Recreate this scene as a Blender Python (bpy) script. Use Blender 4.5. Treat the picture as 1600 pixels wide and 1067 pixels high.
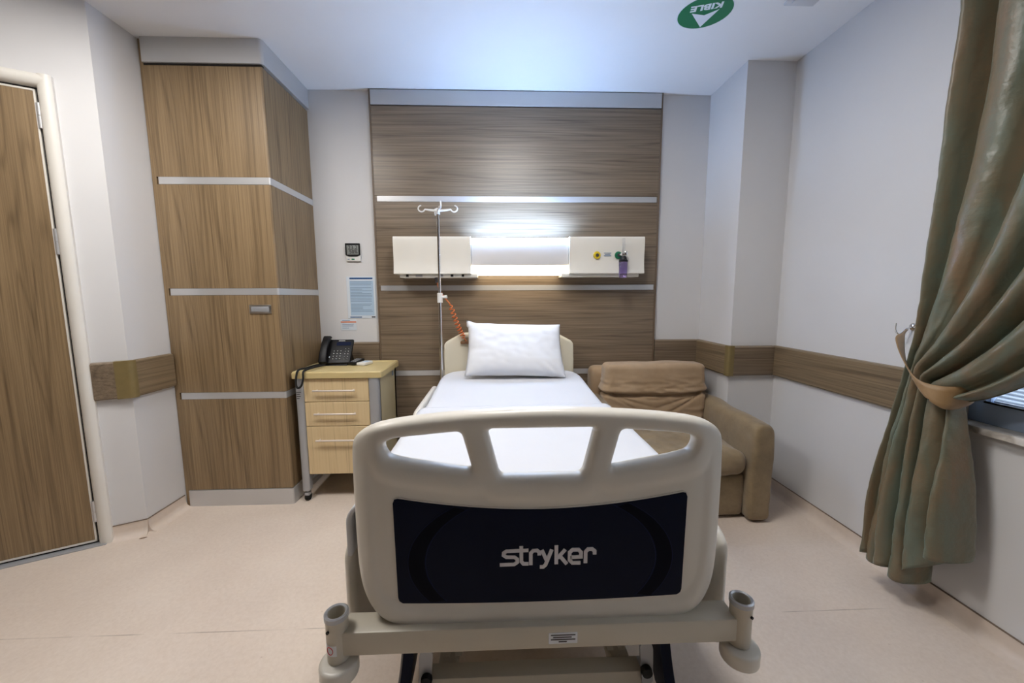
import bpy, bmesh, math, random
import numpy as np
from mathutils import Vector, Matrix, noise

random.seed(7)
for _o in list(bpy.data.objects):
    bpy.data.objects.remove(_o, do_unlink=True)
SC = bpy.context.scene
COL = SC.collection

# ------------------------------------------------------------------ camera
CAM_Z = 1.3838
YAW, PITCH, ROLL = 0.0363, 0.1156, -0.0047
def make_camera():
    cam = bpy.data.cameras.new('camera')
    cam.sensor_fit = 'HORIZONTAL'
    cam.sensor_width = 36.0
    cam.lens = 598.77 / 1600.0 * 36.0
    cam.clip_start = 0.02
    o = bpy.data.objects.new('camera', cam)
    COL.objects.link(o)
    cy, sy, cp, sp = math.cos(YAW), math.sin(YAW), math.cos(PITCH), math.sin(PITCH)
    f = Vector((sy * cp, cy * cp, -sp)); r = Vector((cy, -sy, 0)); u = r.cross(f)
    cr, sr = math.cos(ROLL), math.sin(ROLL)
    r2 = r * cr + u * sr; u2 = u * cr - r * sr
    m = Matrix.Identity(4)
    for i in range(3):
        m[i][0] = r2[i]; m[i][1] = u2[i]; m[i][2] = -f[i]
    m.translation = Vector((0, 0, CAM_Z))
    o.matrix_world = m
    SC.camera = o
make_camera()

# ------------------------------------------------------------------ light and exposure
DAY_STRENGTH = 3.0          # sky outside the window
CEIL_LAMP = 27.0            # recessed ceiling panels, the one near the door added as fill
UPLIGHT = 110.0              # cool tube above the bed head unit
DOWNLIGHT = 7.0             # warm tube under it
SC.view_settings.view_transform = 'Standard'
SC.view_settings.look = 'None'
SC.view_settings.gamma = 1.0
SC.view_settings.use_curve_mapping = False
SC.view_settings.exposure = 0.30

def make_world():
    w = bpy.data.worlds.new('daylight'); SC.world = w
    w.use_nodes = True
    nt = w.node_tree
    bg = nt.nodes['Background']
    bg.inputs[0].default_value = (0.78, 0.88, 1.0, 1)
    bg.inputs[1].default_value = DAY_STRENGTH
make_world()

# ------------------------------------------------------------------ room numbers (metres)
H = 2.9
D = 3.056                   # wall behind the bed
XR = 1.963                  # window wall
XP, YP = 1.635, 2.618       # pillar in the far corner
XL = -2.1                   # short wall beside the wardrobe
CORN = Vector((-2.12, 2.217))
DDIR = Vector((-0.882, -0.471)).normalized()     # direction of the wall with the door
DNRM = Vector((0.471, -0.882)).normalized()      # its normal, into the room
DLEN = 1.55
DEND = CORN + DDIR * DLEN
YB = -3.4                   # wall behind the camera

# ------------------------------------------------------------------ materials
def mat(name):
    m = bpy.data.materials.new(name); m.use_nodes = True
    nt = m.node_tree
    return m, nt, nt.nodes['Principled BSDF']
def setp(b, **k):
    for n, v in k.items():
        n = n.replace('_', ' ')
        s = b.inputs[n]
        s.default_value = (v[0], v[1], v[2], 1) if isinstance(v, (tuple, list)) else v
def srgb(r, g, b):
    f = lambda c: (c / 255 / 12.92) if c / 255 <= 0.04045 else ((c / 255 + 0.055) / 1.055) ** 2.4
    return (f(r), f(g), f(b))
def plain(name, col, rough=0.5, metal=0.0, var=0.04, scale=8.0, bump=0.0, bscale=200.0, **k):
    """a surface of one colour with a slight mottling and fine relief"""
    m, nt, b = mat(name)
    setp(b, Roughness=rough, Metallic=metal, **k)
    tc = nt.nodes.new('ShaderNodeTexCoord')
    no = nt.nodes.new('ShaderNodeTexNoise'); no.inputs['Scale'].default_value = scale; no.inputs['Detail'].default_value = 4
    nt.links.new(tc.outputs['Object'], no.inputs['Vector'])
    cr = nt.nodes.new('ShaderNodeValToRGB')
    a = [max(0, c * (1 - var)) for c in col]; z = [min(1, c * (1 + var)) for c in col]
    cr.color_ramp.elements[0].position = 0.3; cr.color_ramp.elements[1].position = 0.7
    cr.color_ramp.elements[0].color = (*a, 1); cr.color_ramp.elements[1].color = (*z, 1)
    nt.links.new(no.outputs['Fac'], cr.inputs['Fac'])
    nt.links.new(cr.outputs['Color'], b.inputs['Base Color'])
    if bump:
        n2 = nt.nodes.new('ShaderNodeTexNoise'); n2.inputs['Scale'].default_value = bscale; n2.inputs['Detail'].default_value = 3
        nt.links.new(tc.outputs['Object'], n2.inputs['Vector'])
        bp = nt.nodes.new('ShaderNodeBump'); bp.inputs['Strength'].default_value = bump; bp.inputs['Distance'].default_value = 0.002
        nt.links.new(n2.outputs['Fac'], bp.inputs['Height']); nt.links.new(bp.outputs['Normal'], b.inputs['Normal'])
    return m
def wood(name, light, dark, axis, rough=0.42, fine=1.0):
    """laminate with long fibres running along AXIS (0, 1 or 2)"""
    m, nt, b = mat(name)
    setp(b, Roughness=rough)
    N = nt.nodes.new; L = nt.links.new
    tc = N('ShaderNodeTexCoord')
    def mapped(sl, sa, loc=(0, 0, 0)):
        mp = N('ShaderNodeMapping'); s = [sa, sa, sa]; s[axis] = sl
        mp.inputs['Scale'].default_value = s; mp.inputs['Location'].default_value = loc
        L(tc.outputs['Object'], mp.inputs['Vector']); return mp
    def nz(mp, scale, det, dist=0.0, ro=0.6):
        n = N('ShaderNodeTexNoise'); n.inputs['Scale'].default_value = scale; n.inputs['Detail'].default_value = det
        n.inputs['Distortion'].default_value = dist; n.inputs['Roughness'].default_value = ro
        L(mp.outputs['Vector'], n.inputs['Vector']); return n
    broad = nz(mapped(0.22, 6.0), 1.6, 4, 0.3)
    fibre = nz(mapped(0.8, 62.0 * fine, (3, 1, 2)), 1.6, 5, 0.15, 0.7)
    hair = nz(mapped(2.5, 300.0 * fine, (7, 4, 5)), 1.0, 2, 0.0, 0.5)
    def mth(op, a, c):
        n = N('ShaderNodeMath'); n.operation = op
        if op == 'MULTIPLY_ADD': n.inputs[2].default_value = 0.5
        for i, q in enumerate((a, c)):
            if isinstance(q, (int, float)): n.inputs[i].default_value = q
            else: L(q, n.inputs[i])
        return n.outputs[0]
    s = mth('MULTIPLY', broad.outputs['Fac'], 0.30)
    s = mth('ADD', s, mth('MULTIPLY', fibre.outputs['Fac'], 0.42))
    s = mth('ADD', s, mth('MULTIPLY', hair.outputs['Fac'], 0.22))
    ring = nz(mapped(0.17, 4.6, (1, 2, 0.5)), 1.5, 2, 0.15, 0.4)                  # growth rings cut lengthwise
    rs = mth('SINE', mth('MULTIPLY', ring.outputs['Fac'], 95.0), 0.0)
    rs = mth('POWER', mth('MULTIPLY_ADD', rs, 0.5), 5.0)
    s = mth('SUBTRACT', s, mth('MULTIPLY', rs, 0.07)); s = mth('ADD', s, 0.03)
    cr = N('ShaderNodeValToRGB')
    e = cr.color_ramp.elements
    e[0].position = 0.34; e[0].color = (*[c * 0.70 for c in dark], 1)
    e[1].position = 0.63; e[1].color = (*light, 1)
    q = e.new(0.42); q.color = (*dark, 1)
    q = e.new(0.53); q.color = (*[(a * 0.6 + c * 0.4) for a, c in zip(light, dark)], 1)
    L(s, cr.inputs['Fac']); L(cr.outputs['Color'], b.inputs['Base Color'])
    bp = N('ShaderNodeBump'); bp.inputs['Strength'].default_value = 0.12; bp.inputs['Distance'].default_value = 0.001
    L(s, bp.inputs['Height']); L(bp.outputs['Normal'], b.inputs['Normal'])
    return m
def metal(name, col, rough=0.3, axis=0, aniso=0.4):
    m, nt, b = mat(name)
    setp(b, Metallic=1.0, Roughness=rough, Base_Color=col, Anisotropic=aniso)
    tc = nt.nodes.new('ShaderNodeTexCoord'); mp = nt.nodes.new('ShaderNodeMapping')
    s = [900, 900, 900]; s[axis] = 3
    mp.inputs['Scale'].default_value = s
    nt.links.new(tc.outputs['Object'], mp.inputs['Vector'])
    no = nt.nodes.new('ShaderNodeTexNoise'); no.inputs['Scale'].default_value = 1
    nt.links.new(mp.outputs['Vector'], no.inputs['Vector'])
    mr = nt.nodes.new('ShaderNodeMapRange'); mr.inputs['To Min'].default_value = rough * 0.8; mr.inputs['To Max'].default_value = rough * 1.3
    nt.links.new(no.outputs['Fac'], mr.inputs['Value']); nt.links.new(mr.outputs['Result'], b.inputs['Roughness'])
    return m
def emit(name, col, strength):
    m, nt, b = mat(name)
    setp(b, Base_Color=(0.9, 0.9, 0.9), Emission_Color=col, Emission_Strength=strength, Roughness=0.5)
    return m
def fabric_mottled(name, c1, c2, rough=0.9, scale=5.0, bump=0.3, sheen=0.3):
    m, nt, b = mat(name)
    setp(b, Roughness=rough, Sheen_Weight=sheen, Sheen_Roughness=0.5)
    tc = nt.nodes.new('ShaderNodeTexCoord')
    n1 = nt.nodes.new('ShaderNodeTexNoise'); n1.inputs['Scale'].default_value = scale; n1.inputs['Detail'].default_value = 5; n1.inputs['Roughness'].default_value = 0.65
    nt.links.new(tc.outputs['Object'], n1.inputs['Vector'])
    cr = nt.nodes.new('ShaderNodeValToRGB')
    cr.color_ramp.elements[0].position = 0.35; cr.color_ramp.elements[1].position = 0.68
    cr.color_ramp.elements[0].color = (*c1, 1); cr.color_ramp.elements[1].color = (*c2, 1)
    nt.links.new(n1.outputs['Fac'], cr.inputs['Fac']); nt.links.new(cr.outputs['Color'], b.inputs['Base Color'])
    n2 = nt.nodes.new('ShaderNodeTexNoise'); n2.inputs['Scale'].default_value = 420; n2.inputs['Detail'].default_value = 2
    nt.links.new(tc.outputs['Object'], n2.inputs['Vector'])
    bp = nt.nodes.new('ShaderNodeBump'); bp.inputs['Strength'].default_value = bump; bp.inputs['Distance'].default_value = 0.0015
    nt.links.new(n2.outputs['Fac'], bp.inputs['Height']); nt.links.new(bp.outputs['Normal'], b.inputs['Normal'])
    return m
def taffeta(name):
    """shot silk: green warp, bronze weft, with slubs"""
    m, nt, b = mat(name)
    N = nt.nodes.new; L = nt.links.new
    setp(b, Roughness=0.40, Specular_IOR_Level=0.6, Sheen_Weight=0.35, Sheen_Roughness=0.35, Sheen_Tint=(0.50, 0.78, 0.72))
    tc = N('ShaderNodeTexCoord')
    mp = N('ShaderNodeMapping'); mp.inputs['Scale'].default_value = (6, 6, 1.1)
    L(tc.outputs['Object'], mp.inputs['Vector'])
    n1 = N('ShaderNodeTexNoise'); n1.inputs['Scale'].default_value = 2.0; n1.inputs['Detail'].default_value = 4; n1.inputs['Distortion'].default_value = 0.5
    L(mp.outputs['Vector'], n1.inputs['Vector'])
    mp2 = N('ShaderNodeMapping'); mp2.inputs['Scale'].default_value = (25, 25, 420)
    L(tc.outputs['Object'], mp2.inputs['Vector'])
    n2 = N('ShaderNodeTexNoise'); n2.inputs['Scale'].default_value = 1.0; n2.inputs['Detail'].default_value = 2
    L(mp2.outputs['Vector'], n2.inputs['Vector'])
    ad = N('ShaderNodeMath'); ad.operation = 'MULTIPLY_ADD'; ad.inputs[1].default_value = 0.22
    L(n2.outputs['Fac'], ad.inputs[0]); L(n1.outputs['Fac'], ad.inputs[2])
    cr = N('ShaderNodeValToRGB'); e = cr.color_ramp.elements
    e[0].position = 0.46; e[0].color = (*srgb(104, 112, 97), 1)
    e[1].position = 0.80; e[1].color = (*srgb(126, 104, 78), 1)
    q = e.new(0.62); q.color = (*srgb(112, 106, 85), 1)
    L(ad.outputs[0], cr.inputs['Fac']); L(cr.outputs['Color'], b.inputs['Base Color'])
    n3 = N('ShaderNodeTexNoise'); n3.inputs['Scale'].default_value = 20; n3.inputs['Detail'].default_value = 5
    L(tc.outputs['Object'], n3.inputs['Vector'])
    bp = N('ShaderNodeBump'); bp.inputs['Strength'].default_value = 0.42; bp.inputs['Distance'].default_value = 0.014
    L(n3.outputs['Fac'], bp.inputs['Height'])
    bp2 = N('ShaderNodeBump'); bp2.inputs['Strength'].default_value = 0.15; bp2.inputs['Distance'].default_value = 0.001
    L(n2.outputs['Fac'], bp2.inputs['Height']); L(bp.outputs['Normal'], bp2.inputs['Normal'])
    L(bp2.outputs['Normal'], b.inputs['Normal'])
    return m
def floor_mat():
    """speckled vinyl sheet with welded seams"""
    m, nt, b = mat('vinyl_floor')
    N = nt.nodes.new; L = nt.links.new
    setp(b, Roughness=0.34, Specular_IOR_Level=0.4)
    g = N('ShaderNodeNewGeometry')
    n1 = N('ShaderNodeTexNoise'); n1.inputs['Scale'].default_value = 55; n1.inputs['Detail'].default_value = 5; n1.inputs['Roughness'].default_value = 0.7
    L(g.outputs['Position'], n1.inputs['Vector'])
    n0 = N('ShaderNodeTexNoise'); n0.inputs['Scale'].default_value = 1.7; n0.inputs['Detail'].default_value = 4
    L(g.outputs['Position'], n0.inputs['Vector'])
    cr = N('ShaderNodeValToRGB'); e = cr.color_ramp.elements
    e[0].position = 0.36; e[0].color = (*srgb(219, 204, 189), 1)
    e[1].position = 0.62; e[1].color = (*srgb(226, 212, 198), 1)
    L(n1.outputs['Fac'], cr.inputs['Fac'])
    cr0 = N('ShaderNodeValToRGB'); e = cr0.color_ramp.elements
    e[0].position = 0.35; e[0].color = (0.9, 0.88, 0.87, 1); e[1].position = 0.65; e[1].color = (1, 1, 1, 1)
    L(n0.outputs['Fac'], cr0.inputs['Fac'])
    mx = N('ShaderNodeMix'); mx.data_type = 'RGBA'; mx.blend_type = 'MULTIPLY'; mx.inputs[0].default_value = 1
    L(cr.outputs['Color'], mx.inputs[6]); L(cr0.outputs['Color'], mx.inputs[7])
    # dark flecks
    vo = N('ShaderNodeTexVoronoi'); vo.inputs['Scale'].default_value = 9
    L(g.outputs['Position'], vo.inputs['Vector'])
    lt = N('ShaderNodeMath'); lt.operation = 'LESS_THAN'; lt.inputs[1].default_value = 0.035
    L(vo.outputs['Distance'], lt.inputs[0])
    lt2 = N('ShaderNodeMath'); lt2.operation = 'MULTIPLY'; lt2.inputs[1].default_value = 0.25
    L(lt.outputs[0], lt2.inputs[0])
    m2 = N('ShaderNodeMix'); m2.data_type = 'RGBA'; m2.inputs[7].default_value = (*srgb(140, 110, 90), 1)
    L(lt2.outputs[0], m2.inputs[0]); L(mx.outputs[2], m2.inputs[6])
    # welded seam across the room at y = 1.495, broken in places
    sp = N('ShaderNodeSeparateXYZ'); L(g.outputs['Position'], sp.inputs[0])
    d = N('ShaderNodeMath'); d.operation = 'SUBTRACT'; d.inputs[1].default_value = 1.495; L(sp.outputs['Y'], d.inputs[0])
    ab = N('ShaderNodeMath'); ab.operation = 'ABSOLUTE'; L(d.outputs[0], ab.inputs[0])
    ls = N('ShaderNodeMath'); ls.operation = 'LESS_THAN'; ls.inputs[1].default_value = 0.0022; L(ab.outputs[0], ls.inputs[0])
    nb = N('ShaderNodeTexNoise'); nb.noise_dimensions = '1D'; nb.inputs['Scale'].default_value = 3.0; L(sp.outputs['X'], nb.inputs['W'])
    mr = N('ShaderNodeMapRange'); mr.inputs['From Min'].default_value = 0.42; mr.inputs['From Max'].default_value = 0.62; mr.inputs['To Max'].default_value = 0.6
    L(nb.outputs['Fac'], mr.inputs['Value'])
    ml = N('ShaderNodeMath'); ml.operation = 'MULTIPLY'; L(ls.outputs[0], ml.inputs[0]); L(mr.outputs['Result'], ml.inputs[1])
    m3 = N('ShaderNodeMix'); m3.data_type = 'RGBA'; m3.inputs[7].default_value = (*srgb(130, 112, 98), 1)
    L(ml.outputs[0], m3.inputs[0]); L(m2.outputs[2], m3.inputs[6])
    L(m3.outputs[2], b.inputs['Base Color'])
    r = N('ShaderNodeMapRange'); r.inputs['To Min'].default_value = 0.28; r.inputs['To Max'].default_value = 0.46
    L(n0.outputs['Fac'], r.inputs['Value']); L(r.outputs['Result'], b.inputs['Roughness'])
    return m
def marble_mat():
    m, nt, b = mat('sill_marble')
    N = nt.nodes.new; L = nt.links.new
    setp(b, Roughness=0.3)
    tc = N('ShaderNodeTexCoord'); n = N('ShaderNodeTexNoise'); n.inputs['Scale'].default_value = 14; n.inputs['Detail'].default_value = 8; n.inputs['Distortion'].default_value = 1.2
    L(tc.outputs['Object'], n.inputs['Vector'])
    cr = N('ShaderNodeValToRGB'); e = cr.color_ramp.elements
    e[0].position = 0.35; e[0].color = (*srgb(168, 160, 150), 1); e[1].position = 0.6; e[1].color = (*srgb(222, 216, 208), 1)
    L(n.outputs['Fac'], cr.inputs['Fac']); L(cr.outputs['Color'], b.inputs['Base Color'])
    return m
def glass_mat(name, col=(1, 1, 1), rough=0.0):
    m, nt, b = mat(name)
    setp(b, Base_Color=col, Roughness=rough, Transmission_Weight=1.0, IOR=1.45)
    return m

M = {}
M['wall'] = plain('wall_paint', srgb(215, 214, 214), 0.55, var=0.02, scale=2.0, bump=0.08, bscale=160)
M['ceiling'] = plain('ceiling_paint', srgb(238, 238, 239), 0.7, var=0.012, scale=1.5)
M['floor'] = floor_mat()
M['base'] = plain('cove_vinyl', srgb(216, 201, 187), 0.4, var=0.03, scale=30)
M['sealant'] = plain('sealant_line', srgb(120, 104, 90), 0.7)
M['wood_v'] = wood('laminate_vertical', srgb(158, 134, 101), srgb(122, 101, 74), 2)
M['wood_h'] = wood('laminate_horizontal', srgb(143, 126, 106), srgb(109, 94, 77), 0, 0.34)
M['wood_y'] = wood('laminate_horizontal_deep', srgb(146, 127, 100), srgb(112, 95, 73), 1)
M['wood_edge'] = plain('laminate_edge', srgb(112, 94, 76), 0.5, var=0.08, scale=40)
M['brass'] = plain('corner_cap_olive', srgb(122, 106, 68), 0.4, var=0.06, scale=30)
M['alu'] = plain('brushed_aluminium', srgb(206, 206, 207), 0.30, metal=0.45, var=0.02, scale=3)
M['alu_y'] = metal('brushed_aluminium_deep', (0.80, 0.80, 0.80), 0.30, 1)
M['alu_band'] = plain('silver_lacquer', srgb(196, 196, 196), 0.35, metal=0.25, var=0.01)
M['chrome'] = metal('chrome', (0.86, 0.86, 0.88), 0.10, 2, 0.0)
M['bright_rod'] = plain('bright_rod', srgb(222, 212, 204), 0.28, metal=0.4, var=0.02)
M['steel'] = metal('satin_steel', (0.62, 0.60, 0.57), 0.28, 0)
M['alu_leg'] = plain('grey_anodised', srgb(176, 178, 182), 0.35, metal=0.35, var=0.02)
M['frame_white'] = plain('door_frame_paint', srgb(224, 220, 212), 0.4, var=0.015)
M['black'] = plain('black_plastic', srgb(18, 18, 20), 0.45, var=0.1, Specular_IOR_Level=0.3)
M['rubber'] = plain('black_rubber', srgb(20, 20, 20), 0.8, var=0.1)
M['keys'] = plain('key_print', srgb(205, 205, 205), 0.5)
M['cream'] = plain('bed_plastic_cream', srgb(214, 209, 198), 0.33, var=0.012, scale=4, Specular_IOR_Level=0.5)
M['headcream'] = plain('headboard_cream', srgb(222, 214, 192), 0.4, var=0.012, scale=4)
M['bedframe'] = plain('bed_frame_paint', srgb(194, 187, 171), 0.38, var=0.02, scale=6)
M['navy'] = plain('navy_panel', (0.003, 0.006, 0.020), 0.4, var=0.05, Specular_IOR_Level=0.08)
M['navy2'] = plain('navy_ring', (0.0015, 0.0025, 0.008), 0.45, var=0.05, Specular_IOR_Level=0.05)
M['navyline'] = plain('navy_line', (0.006, 0.011, 0.04), 0.4, var=0.05, Specular_IOR_Level=0.08)
M['logo'] = plain('logo_grey', srgb(205, 203, 207), 0.4, var=0.01)
M['sheet'] = plain('white_cotton', srgb(206, 207, 211), 0.9, var=0.008, bump=0.10, bscale=900)
M['pillow'] = plain('pillow_cotton', srgb(224, 225, 228), 0.9, var=0.008, bump=0.10, bscale=900)
M['sofa'] = fabric_mottled('sofa_suede', srgb(122, 104, 77), srgb(150, 130, 99), 0.95, 6.0)
M['sofa_c'] = fabric_mottled('sofa_cushion', srgb(160, 134, 104), srgb(178, 152, 122), 0.95, 4.0)
M['taffeta'] = taffeta('curtain_taffeta')
M['band'] = fabric_mottled('tieback_satin', srgb(134, 104, 66), srgb(156, 124, 84), 0.5, 8.0, 0.1, 0.2)
M['unit'] = plain('head_unit_enamel', srgb(226, 222, 212), 0.35, var=0.01)
M['unit_mid'] = plain('head_unit_fascia', srgb(214, 212, 212), 0.5, var=0.01)
M['up'] = emit('uplight_tube', (0.37, 0.59, 1.0), UPLIGHT)
M['down'] = emit('downlight_tube', (1.0, 0.84, 0.60), DOWNLIGHT)
M['lamp'] = emit('ceiling_panel_light', (1.0, 0.965, 0.92), CEIL_LAMP)
M['yellow'] = plain('gas_yellow', srgb(214, 186, 40), 0.4)
M['green'] = plain('gas_green', srgb(16, 110, 74), 0.4)
M['sign_green'] = plain('sticker_green', srgb(10, 112, 70), 0.45, var=0.02)
M['white_print'] = plain('white_print', srgb(226, 230, 236), 0.5)
M['purple'] = glass_mat('purple_bottle', srgb(196, 176, 235), 0.08)
M['clear'] = glass_mat('clear_plastic', (0.95, 0.97, 1), 0.03)
M['orange'] = plain('orange_cord', srgb(206, 112, 60), 0.5)
M['brown'] = plain('brown_grip', srgb(120, 84, 52), 0.5)
M['paper'] = plain('laminated_paper', srgb(214, 222, 230), 0.35, var=0.01)
M['paper_blue'] = plain('print_pale_blue', srgb(176, 200, 222), 0.4, var=0.03)
M['ink_blue'] = plain('print_blue', srgb(58, 92, 140), 0.5)
M['ink_grey'] = plain('print_grey', srgb(120, 140, 165), 0.5)
M['ink_dark'] = plain('print_dark', srgb(60, 58, 60), 0.5)
M['ink_orange'] = plain('print_orange', srgb(218, 120, 70), 0.5)
M['lcd'] = plain('lcd_grey', srgb(132, 136, 132), 0.3)
M['white_plastic'] = plain('white_plastic', srgb(230, 229, 226), 0.35, var=0.01)
M['beige_top'] = plain('nightstand_top', srgb(206, 186, 134), 0.4, var=0.015)
M['beige_side'] = plain('nightstand_side', srgb(196, 184, 150), 0.45, var=0.015)
M['maple'] = wood('maple_front', srgb(224, 201, 158), srgb(216, 191, 147), 2, 0.45)
M['dark_gap'] = plain('dark_gap', srgb(26, 23, 20), 0.9)
M['win_frame'] = plain('window_aluminium', srgb(172, 190, 216), 0.45, metal=0.1, var=0.02)
M['glass'] = glass_mat('window_glass')
M['slat'] = plain('blind_slat', srgb(214, 222, 232), 0.45, var=0.01)
M['marble'] = marble_mat()
M['sensor'] = plain('sensor_plastic', srgb(208, 209, 212), 0.5, var=0.01)
M['red'] = plain('print_red', srgb(190, 40, 50), 0.5)
M['facade'] = plain('facade_render', srgb(104, 114, 130), 0.8, var=0.05, scale=1.0)
M['grout'] = plain('grout_dirt', srgb(128, 104, 80), 0.8, var=0.2, scale=60)

# ------------------------------------------------------------------ geometry helpers
ORG = {}
def link(o, origin, parent=None):
    COL.objects.link(o)
    o.location = Vector(origin)
    if parent is not None:
        o.parent = parent
        o.location = Vector(origin) - ORG[parent.name]
    ORG[o.name] = Vector(origin)
    return o
def tag(o, label=None, cat=None, group=None, kind=None):
    if label: o['label'] = label
    if cat: o['category'] = cat
    if group: o['group'] = group
    if kind: o['kind'] = kind
    return o
def thing(name, loc, label, cat, group=None):
    o = bpy.data.objects.new(name, None); o.empty_display_size = 0.1
    link(o, loc); return tag(o, label, cat, group)
def struct(name, loc=(0, 0, 0)):
    o = bpy.data.objects.new(name, None); o.empty_display_size = 0.1
    link(o, loc); o['kind'] = 'structure'; return o

class G:
    """collects shapes in world coordinates, then builds ONE mesh object"""
    def __init__(s): s.v = []; s.f = []
    def add(s, vs, fs, mx=None):
        n = len(s.v)
        s.v += [tuple(mx @ Vector(p)) if mx is not None else tuple(p) for p in vs]
        s.f += [tuple(i + n for i in q) for q in fs]
        return s
    def addbm(s, bm, mx=None):
        bm.verts.index_update()
        s.add([v.co[:] for v in bm.verts], [[v.index for v in f.verts] for f in bm.faces], mx); bm.free(); return s
    def box(s, x0, x1, y0, y1, z0, z1, bev=0.0, seg=2, mx=None):
        bm = bmesh.new(); bmesh.ops.create_cube(bm, size=1)
        for v in bm.verts:
            v.co = Vector(((x0 + x1) / 2 + v.co.x * (x1 - x0), (y0 + y1) / 2 + v.co.y * (y1 - y0), (z0 + z1) / 2 + v.co.z * (z1 - z0)))
        if bev: bmesh.ops.bevel(bm, geom=bm.edges[:], offset=bev, segments=seg, affect='EDGES', profile=0.5)
        return s.addbm(bm, mx)
    def cyl(s, p0, p1, r, n=20, r1=None, mx=None, cap=True):
        p0, p1 = Vector(p0), Vector(p1); r1 = r if r1 is None else r1
        ax = (p1 - p0).normalized(); a = ax.orthogonal().normalized(); b = ax.cross(a)
        vs, fs = [], []
        for k in range(n):
            t = 2 * math.pi * k / n; d = a * math.cos(t) + b * math.sin(t)
            vs += [p0 + d * r, p1 + d * r1]
        for k in range(n):
            j = (k + 1) % n; fs.append((2 * k, 2 * j, 2 * j + 1, 2 * k + 1))
        if cap:
            fs.append([2 * k for k in range(n)][::-1]); fs.append([2 * k + 1 for k in range(n)])
        return s.add(vs, fs, mx)
    def tube(s, pts, r, n=10, closed=False, mx=None):
        pts = [Vector(p) for p in pts]; m = len(pts); vs, fs = [], []
        t0 = (pts[1] - pts[0]).normalized(); a = t0.orthogonal().normalized()
        for i in range(m):
            t = ((pts[(i + 1) % m] - pts[i - 1]) if (closed or 0 < i < m - 1) else (pts[1] - pts[0] if i == 0 else pts[-1] - pts[-2])).normalized()
            a = (a - t * a.dot(t)).normalized(); b = t.cross(a)
            rr = r[i] if isinstance(r, (list, tuple)) else r
            for k in range(n):
                q = 2 * math.pi * k / n; vs.append(pts[i] + (a * math.cos(q) + b * math.sin(q)) * rr)
        for i in range(m if closed else m - 1):
            i2 = (i + 1) % m
            for k in range(n):
                k2 = (k + 1) % n; fs.append((i * n + k, i * n + k2, i2 * n + k2, i2 * n + k))
        if not closed:
            fs.append(list(range(n))[::-1]); fs.append([(m - 1) * n + k for k in range(n)])
        return s.add(vs, fs, mx)
    def lathe(s, prof, c, n=24, mx=None):
        """profile [(r, z)] turned about the vertical through c"""
        vs, fs = [], []
        for k in range(n):
            t = 2 * math.pi * k / n
            vs += [(c[0] + r * math.cos(t), c[1] + r * math.sin(t), c[2] + z) for r, z in prof]
        m = len(prof)
        for k in range(n):
            j = (k + 1) % n
            for i in range(m - 1): fs.append((k * m + i, j * m + i, j * m + i + 1, k * m + i + 1))
        return s.add(vs, fs, mx)
    def prism(s, poly, frame, d0, d1, mx=None):
        """polygon [(a, b)] in FRAME = (origin, axis a, axis b), extruded along a x b from d0 to d1"""
        o, a, b = [Vector(q) for q in frame]; n = a.cross(b).normalized(); m = len(poly)
        vs = [o + a * p + b * q + n * d0 for p, q in poly] + [o + a * p + b * q + n * d1 for p, q in poly]
        fs = [tuple(range(m))[::-1], tuple(range(m, 2 * m))] + [(i, (i + 1) % m, m + (i + 1) % m, m + i) for i in range(m)]
        return s.add(vs, fs, mx)
    def profile_run(s, prof, A, B, nrm):
        """profile [(distance off the wall, z)] run from A to B (xy) with the wall's normal nrm"""
        A, B, nrm = Vector(A), Vector(B), Vector(nrm); m = len(prof)
        vs = [(A.x + nrm.x * d, A.y + nrm.y * d, z) for d, z in prof] + [(B.x + nrm.x * d, B.y + nrm.y * d, z) for d, z in prof]
        fs = [tuple(range(m)), tuple(range(m, 2 * m))[::-1]] + [(i, m + i, m + (i + 1) % m, (i + 1) % m) for i in range(m)]
        return s.add(vs, fs)
    def grid(s, pts, close_u=False):
        """pts[i][j] rows of points"""
        a, b = len(pts), len(pts[0]); vs = [p for row in pts for p in row]; fs = []
        for i in range(a - 1):
            for j in range(b - 1 if not close_u else b):
                j2 = (j + 1) % b; fs.append((i * b + j, i * b + j2, (i + 1) * b + j2, (i + 1) * b + j))
        return s.add(vs, fs)
    def build(s, name, m, parent=None, smooth=True, angle=38, origin=None, kind=None):
        P = [Vector(p) for p in s.v]
        lo = [min(p[i] for p in P) for i in range(3)]; hi = [max(p[i] for p in P) for i in range(3)]
        if origin is None: origin = ((lo[0] + hi[0]) / 2, (lo[1] + hi[1]) / 2, lo[2])
        og = Vector(origin)
        me = bpy.data.meshes.new(name)
        me.from_pydata([p - og for p in P], [], s.f)
        bm = bmesh.new(); bm.from_mesh(me); bmesh.ops.recalc_face_normals(bm, faces=bm.faces); bm.to_mesh(me); bm.free()
        me.materials.append(M[m] if isinstance(m, str) else m)
        if smooth:
            me.polygons.foreach_set('use_smooth', [True] * len(me.polygons))
            me.set_sharp_from_angle(angle=math.radians(angle))
        o = bpy.data.objects.new(name, me)
        link(o, origin, parent)
        if kind: o['kind'] = kind
        return o
def copy_obj(o, origin, parent):
    c = o.copy(); link(c, origin, parent); return c

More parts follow.
